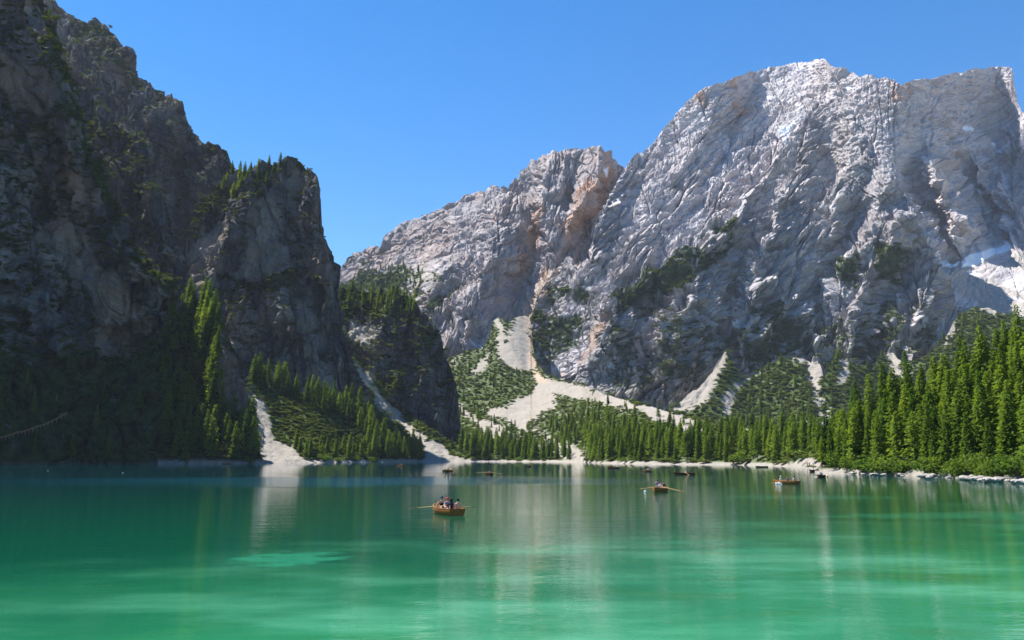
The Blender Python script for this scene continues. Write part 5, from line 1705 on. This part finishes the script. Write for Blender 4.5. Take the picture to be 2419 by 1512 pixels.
def person(loc, rz, label, shirt=(0.4, 0.4, 0.45), trousers=(0.08, 0.09, 0.14), hair=(0.05, 0.03, 0.02), pose='sit', hands=None, sleeves=True, hat=None, long_hair=False,
           lean=0.0, turn=0.0, skin=None, face=False, group='people in the rowing boats', size=1.0, bare=False):
    t = empty('person', loc, rz)
    t.scale = (size, size, size)
    tag(t, label, 'person', group)
    sk = skin or SKIN
    sit = pose == 'sit'
    P, E, Rr, ix = [], [], [], {}
    def add(nm, p, r, par=None):
        ix[nm] = len(P)
        P.append(Vector(p)); Rr.append(r)
        if par is not None: E.append((ix[par], ix[nm]))
    z0 = 0.0 if sit else 0.92
    ln = lambda x, z: (x + lean * (z - z0), z)
    def sp(nm, x, y, z, r, par):
        xx, zz = ln(x, z)
        add(nm, (xx, y, zz), r, par)
    sp('pelvis', 0, 0, z0 + 0.10, (0.14, 0.11), None)
    sp('waist', -0.01, 0, z0 + 0.26, (0.125, 0.095), 'pelvis')
    sp('chest', 0.0, 0, z0 + 0.44, (0.145, 0.105), 'waist')
    sp('neckbase', 0.0, 0, z0 + 0.55, (0.085, 0.07), 'chest')
    sp('neck', 0.015, 0, z0 + 0.62, 0.052, 'neckbase')
    sp('skull', 0.03, 0, z0 + 0.71, (0.078, 0.085), 'neck')
    sp('crown', 0.02, 0, z0 + 0.80, (0.070, 0.080), 'skull')
    sp('nose', 0.125, 0, z0 + 0.715, 0.014, 'skull')
    for s, q in ((1, 'l'), (-1, 'r')):
        sp('sh' + q, 0.0, s * 0.185, z0 + 0.515, 0.062, 'neckbase')
        hx = (hands or {}).get(q, (0.30, s * 0.16, z0 + 0.16))
        hv = Vector(hx)
        sh = P[ix['sh' + q]]
        mid = (sh + hv) / 2
        ext = hv - sh
        reach = min(ext.length, 0.60)
        hv = sh + ext.normalized() * reach
        bend = math.sqrt(max(0.0, 0.305 ** 2 - (reach / 2) ** 2))
        el = (sh + hv) / 2 + Vector((-0.1, s * 0.45, -0.85)).normalized() * bend
        add('el' + q, el, 0.042, 'sh' + q)
        wr = hv + (el - hv).normalized() * 0.045
        add('wr' + q, wr, 0.026, 'el' + q)
        d = (hv - el).normalized()
        add('hand' + q, hv + d * 0.03, (0.034, 0.02), 'wr' + q)
        if face:
            side = d.cross(Vector((0, 0, 1)))
            side = side.normalized() if side.length > 0.05 else Vector((0, 1, 0))
            for k, (o_, l_) in enumerate(((-0.030, 0.062), (-0.010, 0.075), (0.010, 0.072), (0.030, 0.055))):
                b0 = hv + d * 0.055 + side * o_
                add('f%d%s' % (k, q), b0, 0.0095, 'hand' + q)
                add('g%d%s' % (k, q), b0 + d * l_ * 0.55 + Vector((0, 0, -0.02)), 0.0085, 'f%d%s' % (k, q))
                add('h%d%s' % (k, q), b0 + d * l_ * 0.7 + Vector((0, 0, -0.048)), 0.0075, 'g%d%s' % (k, q))
            add('th' + q, hv + side * 0.045 + d * 0.01, 0.011, 'wr' + q)
            add('ti' + q, hv + side * 0.055 + d * 0.05, 0.009, 'th' + q)
        if sit:
            add('hip' + q, (0.03, s * 0.095, 0.085), 0.09, 'pelvis')
            add('knee' + q, (0.44, s * 0.14, 0.13), 0.062, 'hip' + q)
            add('ankle' + q, (0.50, s * 0.14, -0.19), 0.040, 'knee' + q)
            add('toe' + q, (0.64, s * 0.15, -0.215), 0.034, 'ankle' + q)
        else:
            add('hip' + q, (0.0, s * 0.095, 0.90), 0.088, 'pelvis')
            add('knee' + q, (0.03, s * 0.11, 0.50), 0.060, 'hip' + q)
            add('ankle' + q, (-0.01, s * 0.12, 0.09), 0.040, 'knee' + q)
            add('toe' + q, (0.14, s * 0.14, 0.035), 0.032, 'ankle' + q)
    skin_obj('body', P, E, Rr, sk, t, 0, 1)
    def garment(name, names, edges, grow, mat):
        pts = [P[ix[n]] for n in names]
        rad = []
        for n in names:
            r = Rr[ix[n]]
            r = r if isinstance(r, tuple) else (r, r)
            rad.append((r[0] + grow, r[1] + grow))
        return skin_obj(name, pts, [(names.index(a), names.index(b_)) for a, b_ in edges], rad, mat, t, 0, 1)
    if not bare:
        if sleeves:
            for q in 'lr':
                a, b_ = P[ix['sh' + q]], P[ix['el' + q]]
                ix['up' + q] = len(P); P.append(a + (b_ - a) * 0.75); Rr.append(0.05)
            garment('shirt', ['pelvis', 'waist', 'chest', 'neckbase', 'shl', 'shr', 'upl', 'upr'],
                    [('pelvis', 'waist'), ('waist', 'chest'), ('chest', 'neckbase'), ('neckbase', 'shl'), ('neckbase', 'shr'), ('shl', 'upl'), ('shr', 'upr')], 0.014, cloth(shirt))
        else:
            garment('tank_top', ['pelvis', 'waist', 'chest', 'neckbase'], [('pelvis', 'waist'), ('waist', 'chest'), ('chest', 'neckbase')], 0.012, cloth(shirt))
    for q in 'lr':
        a, b_ = P[ix['hip' + q]], P[ix['knee' + q]]
        ix['sho' + q] = len(P); P.append(a + (b_ - a) * 0.8); Rr.append(0.07)
    garment('shorts', ['pelvis', 'hipl', 'hipr', 'shol', 'shor'], [('pelvis', 'hipl'), ('pelvis', 'hipr'), ('hipl', 'shol'), ('hipr', 'shor')], 0.016, cloth(trousers))
    # hair: a cap of hair over the top and back of the skull
    hc = (P[ix['skull']] + P[ix['crown']]) / 2
    bm = bmesh.new()
    bmesh.ops.create_uvsphere(bm, u_segments=14, v_segments=9, radius=1.0)
    for v in bm.verts:
        x, y, z = v.co
        if long_hair and z < -0.1 and x < 0.25:
            k = (-z - 0.1) / 0.9
            v.co = (x * 0.085 * (1 - 0.3 * k) - 0.045, y * 0.11, z * 0.105 - 0.17 * k)
        else:
            if x > 0.35 and z < 0.35:
                x *= 0.35; z = max(z, -0.1)
            v.co = (x * 0.112 - 0.022, y * 0.098, z * 0.105 + 0.022)
    me = bpy.data.meshes.new('hair'); bm.to_mesh(me); bm.free()
    me.materials.append(cloth(hair))
    link('hair', me, t, tuple(hc))
    if hat:
        V, F = [], []
        n = 14
        for k, (r, z) in enumerate(((0.118, -0.005), (0.116, 0.05), (0.085, 0.10), (0.03, 0.118))):
            for j in range(n):
                a = 6.2832 * j / n
                V.append((r * 1.05 * math.cos(a), r * 0.95 * math.sin(a), z))
        for k in range(3):
            for j in range(n):
                F.append((k * n + j, k * n + (j + 1) % n, (k + 1) * n + (j + 1) % n, (k + 1) * n + j))
        F.append(tuple(range(3 * n, 4 * n)))
        i0 = len(V)
        V += [(0.09, -0.075, 0.0), (0.09, 0.075, 0.0), (0.19, 0.055, -0.012), (0.19, -0.055, -0.012), (0.09, -0.075, 0.012), (0.09, 0.075, 0.012), (0.19, 0.055, 0.0), (0.19, -0.055, 0.0)]
        F += [tuple(i0 + k for k in f) for f in ((3, 2, 1, 0), (4, 5, 6, 7), (0, 1, 5, 4), (1, 2, 6, 5), (2, 3, 7, 6), (3, 0, 4, 7))]
        link('cap', me_np('cap', V, F, cloth(hat), True), t, (hc.x - 0.012, hc.y, hc.z + 0.03))
    if face:
        for s in (1, -1):
            bm = bmesh.new()
            bmesh.ops.create_uvsphere(bm, u_segments=8, v_segments=6, radius=0.011)
            me = bpy.data.meshes.new('eye'); bm.to_mesh(me); bm.free(); me.materials.append(EYE_M)
            k = P[ix['skull']]
            link('eye', me, t, (k.x + 0.078, s * 0.032, k.z + 0.035))
        link('mouth', me_np('mouth', *strip([[(0, -0.022, 0), (0.004, 0, 0), (0, 0.022, 0)]], 0.01, 0.007), simple_mat('lip', (0.35, 0.12, 0.10))), t, (P[ix['skull']].x + 0.082, 0, P[ix['skull']].z - 0.045))
    return t

def seated(bt, u, v, face_deg, label, z=0.27, **kw):
    M = Matrix.Translation(bt.location) @ Matrix.Rotation(bt.rotation_euler.z, 4, 'Z')
    p = M @ Vector((u, v, z))
    return person(p, bt.rotation_euler.z + math.radians(face_deg), label, **kw)

BOATS = []
# the nearest boat: stern towards the viewer
b0 = boat(on_water(1025.0, 1208.6), on_water(1083.0, 1218.8), 'nearest wooden rowing boat carrying four people, stern towards the shore')
seated(b0, 1.0, 0.0, 180, 'person in black tank top and dark cap leaning on the bow of the nearest boat', z=0.30, shirt=(0.012, 0.010, 0.016), trousers=(0.25, 0.27, 0.33), hat=(0.02, 0.035, 0.06), sleeves=False,
       hands={'l': (0.12, 0.42, 0.10), 'r': (-0.10, -0.58, 0.02)}, lean=0.15, face=True)
seated(b0, -0.33, 0.0, 180, 'person with red cap and grey shirt rowing the nearest boat', shirt=(0.16, 0.15, 0.25), trousers=(0.10, 0.10, 0.14), hat=(0.40, 0.02, 0.05),
       hands={'l': (0.42, 0.22, 0.26), 'r': (0.42, -0.22, 0.26)}, face=True)
seated(b0, -1.72, 0.25, 15, 'dark-haired person in navy top, left of the two seated at the stern', shirt=(0.02, 0.022, 0.055), trousers=(0.03, 0.03, 0.05), hair=(0.012, 0.01, 0.01), long_hair=True,
       hands={'l': (0.36, 0.30, 0.42), 'r': (0.30, -0.12, 0.12)}, face=True)
p4 = seated(b0, -1.80, -0.23, 0, 'bare-backed person with dark tied hair, right of the stern pair', shirt=(0.5, 0.3, 0.25), trousers=(0.28, 0.10, 0.09), hair=(0.012, 0.01, 0.01), bare=True,
            hands={'l': (0.30, 0.12, 0.10), 'r': (0.30, -0.14, 0.10)}, face=True)
for q in b0.children:
    pass
# port is the boat's +Y; the bow points away from the viewer, so port is on the left of the picture
oar(b0, None, (-0.80, 0.10, 0.62), (0.35, 2.65, 0.42), 'long wooden oar lifted over the left side of the nearest boat')
oar(b0, None, (-0.80, -0.10, 0.60), (-0.25, -2.35, 0.38), 'short-looking oar blade sticking out right behind the people of the nearest boat')

# the second boat: bow towards the viewer and left
b7 = boat_at(1557.5, 1161.8, -112, 'rowing boat with one person standing in lilac shirt, right of the nearest boat')
seated(b7, 1.25, 0.0, 200, 'person standing in lilac shirt at the bow of the second boat', z=-0.0, pose='stand', size=0.78, shirt=(0.42, 0.22, 0.50), trousers=(0.55, 0.42, 0.36), hair=(0.06, 0.035, 0.02))
seated(b7, -0.35, 0.05, 0, 'person in white shirt rowing the second boat', shirt=(0.72, 0.66, 0.62), hair=(0.16, 0.07, 0.03), hands={'l': (0.40, 0.25, 0.25), 'r': (0.40, -0.25, 0.25)}, trousers=(0.5, 0.25, 0.2))
seated(b7, -1.72, 0.10, 0, 'person in black shirt at the stern of the second boat', shirt=(0.015, 0.012, 0.015), hair=(0.08, 0.05, 0.03))
oar(b7, None, (-0.2, -0.1, 0.60), (0.3, -2.9, 0.22), 'oar dipping left of the second boat beside a splash')
oar(b7, None, (-0.2, 0.1, 0.62), (0.9, 3.1, 0.05), 'oar dipping right of the second boat towards the viewer')
b8 = boat_at(1616.5, 1121.2, 172, 'dark rowing boat seen side-on with two people amidships', True)
seated(b8, 0.75, 0.0, 180, 'person in dark red shirt in the side-on dark boat', shirt=(0.30, 0.05, 0.06), hair=(0.1, 0.04, 0.02))
seated(b8, -0.45, 0.0, 0, 'person in lilac shirt rowing the side-on dark boat', shirt=(0.30, 0.22, 0.45), hair=(0.03, 0.02, 0.02), hands={'l': (0.42, 0.2, 0.25), 'r': (0.42, -0.2, 0.25)})
oar(b8, None, (0.0, 0.1, 0.6), (-0.9, 2.7, 0.0), 'oar reaching into the water from the side-on dark boat')
b9 = boat_at(1856.0, 1142.6, 120, 'rowing boat with three people and a white splash near the right shore')
seated(b9, 1.0, 0.0, 180, 'person in white shirt and pale hat in the boat by the right shore', shirt=(0.62, 0.66, 0.60), hair=(0.3, 0.25, 0.2), hat=(0.55, 0.5, 0.4))
seated(b9, -0.30, 0.0, 0, 'person in purple shirt rowing the boat by the right shore', shirt=(0.12, 0.06, 0.22), hands={'l': (0.42, 0.2, 0.25), 'r': (0.42, -0.2, 0.25)})
seated(b9, -1.7, 0.05, 0, 'person in pink shirt at the stern of the boat by the right shore', shirt=(0.55, 0.40, 0.42), hair=(0.01, 0.01, 0.012))
oar(b9, None, (-0.2, 0.1, 0.6), (0.3, 2.9, 0.10), 'oar raising the white splash at the boat by the right shore')
oar(b9, None, (-0.2, -0.1, 0.6), (0.3, -2.8, 0.05), 'oar on the far side of the boat by the right shore')
b3 = boat_at(1157.0, 1121.8, 82, 'rowing boat seen end-on with both oars spread over the water', True)
seated(b3, -0.3, 0.0, 180, 'person in blue-black shirt rowing the end-on boat with spread oars', shirt=(0.05, 0.04, 0.08), hair=(0.03, 0.02, 0.02), hands={'l': (0.42, 0.2, 0.25), 'r': (0.42, -0.2, 0.25)})
seated(b3, -1.7, -0.2, 0, 'bare-shouldered person at the stern of the boat with spread oars', shirt=(0.5, 0.3, 0.25), bare=True)
oar(b3, None, (-0.7, 0.1, 0.62), (0.1, 3.9, 0.50), 'left oar of the end-on boat, held level over the water')
oar(b3, None, (-0.7, -0.1, 0.62), (0.1, -3.6, 0.10), 'right oar of the end-on boat, tip near the water')
b2 = boat_at(1059.5, 1113.6, 60, 'small rowing boat with three people off the diagonal scree strip')
seated(b2, 0.95, 0.0, 180, 'person in white shirt in the boat off the scree strip', shirt=(0.7, 0.66, 0.66))
seated(b2, -0.3, 0.0, 0, 'person in black shirt rowing the boat off the scree strip', shirt=(0.01, 0.01, 0.015), hands={'l': (0.42, 0.2, 0.25), 'r': (0.42, -0.2, 0.25)})
seated(b2, -1.7, 0.1, 0, 'person in yellow top in the boat off the scree strip', shirt=(0.60, 0.45, 0.12), hair=(0.3, 0.18, 0.06))
oar(b2, None, (-0.2, -0.1, 0.6), (-0.2, -2.8, 0.02), 'oar to the right of the boat off the scree strip')
b1 = boat_at(945.5, 1101.2, 176, 'long yellow-brown rowing boat below the left green apron')
seated(b1, 1.2, 0.0, 180, 'dark-clad person at the left end of the boat below the left apron', shirt=(0.08, 0.03, 0.03))
seated(b1, -0.6, 0.0, 0, 'person in white hat and yellow shirt in the boat below the apron', shirt=(0.6, 0.42, 0.10), hat=(0.7, 0.68, 0.62), hands={'l': (0.42, 0.2, 0.25), 'r': (0.42, -0.2, 0.25)})
oar(b1, None, (-0.2, 0.1, 0.6), (0.6, 2.6, 0.05), 'yellow oar of the boat below the left apron')
b4 = boat_at(1249.8, 1102.6, 70, 'tiny dark rowing boat with two people before the gravel beach', True)
seated(b4, 0.9, 0.0, 180, 'person in brown shirt, left one in the boat before the gravel beach', shirt=(0.20, 0.09, 0.06))
seated(b4, -1.6, 0.0, 0, 'person in dark shirt, right one in the boat before the gravel beach', shirt=(0.05, 0.04, 0.05))
b5 = boat_at(1449.0, 1106.3, 150, 'low dark rowing boat with one crouching person before the middle wood', True)
seated(b5, -0.3, 0.0, 180, 'person bent low in the dark boat before the middle wood', shirt=(0.18, 0.06, 0.05), lean=0.6)
b6 = boat_at(1531.0, 1114.4, 75, 'small rowing boat with three people in white before the middle wood', True)
seated(b6, 0.9, 0.1, 180, 'person in white shirt, left of three in the boat before the middle wood', shirt=(0.70, 0.66, 0.68))
seated(b6, -0.3, 0.0, 180, 'person in red shirt rowing the boat of three before the middle wood', shirt=(0.35, 0.08, 0.08), hands={'l': (0.42, 0.2, 0.25), 'r': (0.42, -0.2, 0.25)})
seated(b6, -1.7, -0.2, 0, 'person in pale shirt, right of three in the boat before the middle wood', shirt=(0.66, 0.60, 0.58))
oar(b6, None, (-0.7, 0.1, 0.6), (0.0, 2.7, 0.05), 'pale oar left of the boat carrying three people in white')
b10 = boat_at(1939.0, 1127.8, -120, 'dark rowing boat close to the point of the right shore', True)
seated(b10, 0.9, 0.0, 180, 'person in pale blue shirt in the boat close to the point', shirt=(0.50, 0.55, 0.72), hair=(0.02, 0.02, 0.03))
seated(b10, -0.4, 0.0, 0, 'person in black shirt in the boat close to the point', shirt=(0.01, 0.01, 0.012))
b11 = boat_at(1932.5, 1114.2, 175, 'dark rowing boat standing in for the rocks of the point', True)  # boat shape put in place of the dark rocks at the point
seated(b11, 1.3, 0.0, 180, 'person sunbathing in the boat standing in for rocks at the point', bare=True)
b12 = boat_at(1799.0, 1103.8, 170, 'distant low rowing boat before the right gravel beach', True)
b13 = boat_at(535.0, 1096.6, 10, 'tiny rowing boat at the edge of the shade below the left cliff', True)
seated(b13, 0.4, 0.0, 180, 'person in the tiny boat below the left cliff', shirt=(0.12, 0.10, 0.10))

# people on the beaches
def on_beach(key, x, y, label, **kw):
    p, _ = ground(key, x, y)
    return person(Vector((float(p[0]), float(p[1]), max(0.05, float(p[2])))), random.random() * 6.28, label, pose='stand', group='people on the beaches', **kw)
on_beach('F4', 1907, 1102.5, 'person in dark red on the right gravel beach, left of the close pair', shirt=(0.25, 0.06, 0.06))
on_beach('F4', 1911, 1102.5, 'person in brown on the right gravel beach, right of the close pair', shirt=(0.25, 0.15, 0.10))
on_beach('F4', 1862, 1101, 'person in black on the right gravel beach, alone near its middle', shirt=(0.03, 0.03, 0.03))
on_beach('F4', 1836, 1099, 'person in dark purple at the left end of the right gravel beach', shirt=(0.12, 0.05, 0.10))
on_beach('F3', 1041, 1072, 'person in grey walking the path across the scree strip, ahead', shirt=(0.2, 0.2, 0.22))
on_beach('F3', 1046, 1073, 'person in dark clothes walking the path across the scree strip, behind', shirt=(0.06, 0.05, 0.05))
on_beach('F2', 592, 1089, 'person standing on the white beach below the left scree chute', shirt=(0.10, 0.08, 0.08))
on_beach('G', 1941, 1110, 'person in red sitting up on the rocks of the point', shirt=(0.45, 0.04, 0.06))

# splashes and buoys
FOAM = simple_mat('foam', (0.80, 0.84, 0.86), 0.5, 0.5, 0.05)
def splash(x, y, w, h, n, label):
    rng = np.random.default_rng(int(x))
    bm = bmesh.new()
    q = on_water(x, y)
    for k in range(n):
        r = 0.012 + (0.05 if n > 18 else 0.02) * rng.random()
        c = Vector((rng.normal() * w, rng.normal() * w * 0.7, max(0.0, rng.random() ** 1.5 * h)))
        bmesh.ops.create_icosphere(bm, subdivisions=1, radius=r, matrix=Matrix.Translation(c) @ Matrix.Diagonal((1.6, 1.6, 0.9, 1)))
    me = bpy.data.meshes.new('water_splash')
    bm.to_mesh(me); bm.free()
    me.materials.append(FOAM)
    o = bpy.data.objects.new('water_splash', me)
    COL.objects.link(o)
    o.location = q
    tag(o, label, kind='stuff')
splash(1523.5, 1162.5, 0.08, 0.24, 26, 'white splash left of the second boat')
splash(1837, 1143.5, 0.26, 0.26, 50, 'white splash left of the boat by the right shore')
splash(1926, 1126.5, 0.16, 0.12, 20, 'small splash left of the boat at the point')
def buoy(x, y, r, label, col=(0.82, 0.82, 0.80)):
    t = empty('buoy', on_water(x, y))
    tag(t, label, 'buoy')
    bm = bmesh.new()
    bmesh.ops.create_uvsphere(bm, u_segments=14, v_segments=10, radius=r)
    for v in bm.verts:
        if v.co.z > 0.7 * r: v.co.z += 0.25 * r
    me = bpy.data.meshes.new('float'); bm.to_mesh(me); bm.free()
    me.materials.append(cloth(col))
    for p in me.polygons: p.use_smooth = True
    link('float', me, t, (0, 0, r * 0.35))
    V, F = trunk_geo(0, 0.12, 0.03, 6, 1)
    link('mooring_ring', me_np('mooring_ring', V, F, cloth((0.3, 0.3, 0.32))), t, (0, 0, r * 1.5))
buoy(113, 1112, 0.11, 'white buoy farther left before the dark cliff')
buoy(290, 1117, 0.10, 'white buoy nearer, between the dark cliff and the open lake')
buoy(1953, 1126, 0.24, 'orange-white buoy beside the boat at the point', (0.75, 0.55, 0.35))

# railing along the cliff path
fence = empty('wooden_fence', (0, 0, 0))
tag(fence, 'brown wooden railing climbing along the path in the left cliff shade', 'fence')
FM = simple_mat('weathered_rail', (0.34, 0.21, 0.12), 0.8, 0.2, 0.25, 3.0)
fx = [(-40, 1036), (0, 1030.5), (24, 1024), (59, 1013), (88, 1006), (108, 999), (132, 992), (145, 986), (168, 975)]
ctl = []
for x in np.arange(-30, 169, 9.0):
    p, _ = ground('C', float(x), float(ipl(x, fx)))
    ctl.append(Vector((float(p[0]), float(p[1]), float(p[2]))))
# even the line out, it follows a made path
sm = [sum((ctl[min(max(i + k, 0), len(ctl) - 1)] for k in range(-2, 3)), Vector()) / 5 for i in range(len(ctl))]
sm = [p + Vector((0.25, -1, 0)).normalized() * 3.0 for p in sm]
fence.location = sm[0]
for p in sm:
    q = p - sm[0]
    o = mesh_obj('post', *strip([[tuple(q + Vector((0, 0, -1.2))), tuple(q + Vector((0.001, 0.001, 1.55)))]], 0.0, 0.0), FM)
    bpy.data.objects.remove(o)
    V = [(q.x + dx, q.y + dy, q.z + z) for z in (-1.6, 1.6) for dx, dy in ((-.09, -.09), (.09, -.09), (.09, .09), (-.09, .09))]
    mesh_obj('post', V, [(0, 1, 5, 4), (1, 2, 6, 5), (2, 3, 7, 6), (3, 0, 4, 7), (4, 5, 6, 7)], FM, fence)
for hgt in (0.55, 1.0, 1.45):
    V, F = strip([[tuple(p - sm[0] + Vector((0, -0.14, hgt))) for p in sm]], 0.06, 0.17)
    mesh_obj('rail', V, F, FM, fence)
# bare snag in the scree chute
p, _ = ground('F2', 623, 1046)
sn = empty('dead_tree', tuple(map(float, p)))
tag(sn, 'thin bare dead tree standing in the left white scree chute', 'tree')
V, F = trunk_geo(-0.5, 12.5, 0.22, 6, 5)
mesh_obj('trunk', V, F, BARK_M, sn)
tw = []
for k in range(18):
    a = k * 2.4
    z = 3.5 + k * 0.48
    r = 1.5 * (1 - k / 22)
    tw.append([(0, 0, z), (math.cos(a) * r, math.sin(a) * r, z - 0.25)])
mesh_obj('branches', *strip(tw, 0.07, 0.07), BARK_M, sn)['kind'] = 'stuff'
boulder(Vector((float(ground('G', 2322, 1116)[0][0]), float(ground('G', 2322, 1116)[0][1]) - 1, 1.6)), (0.75, 0.6, 0.65), 0.4, rock_mesh(60, simple_mat('white_rock', (0.75, 0.72, 0.70), 0.8, 0.1), 2), 'single white rock among bushes on the right bank')
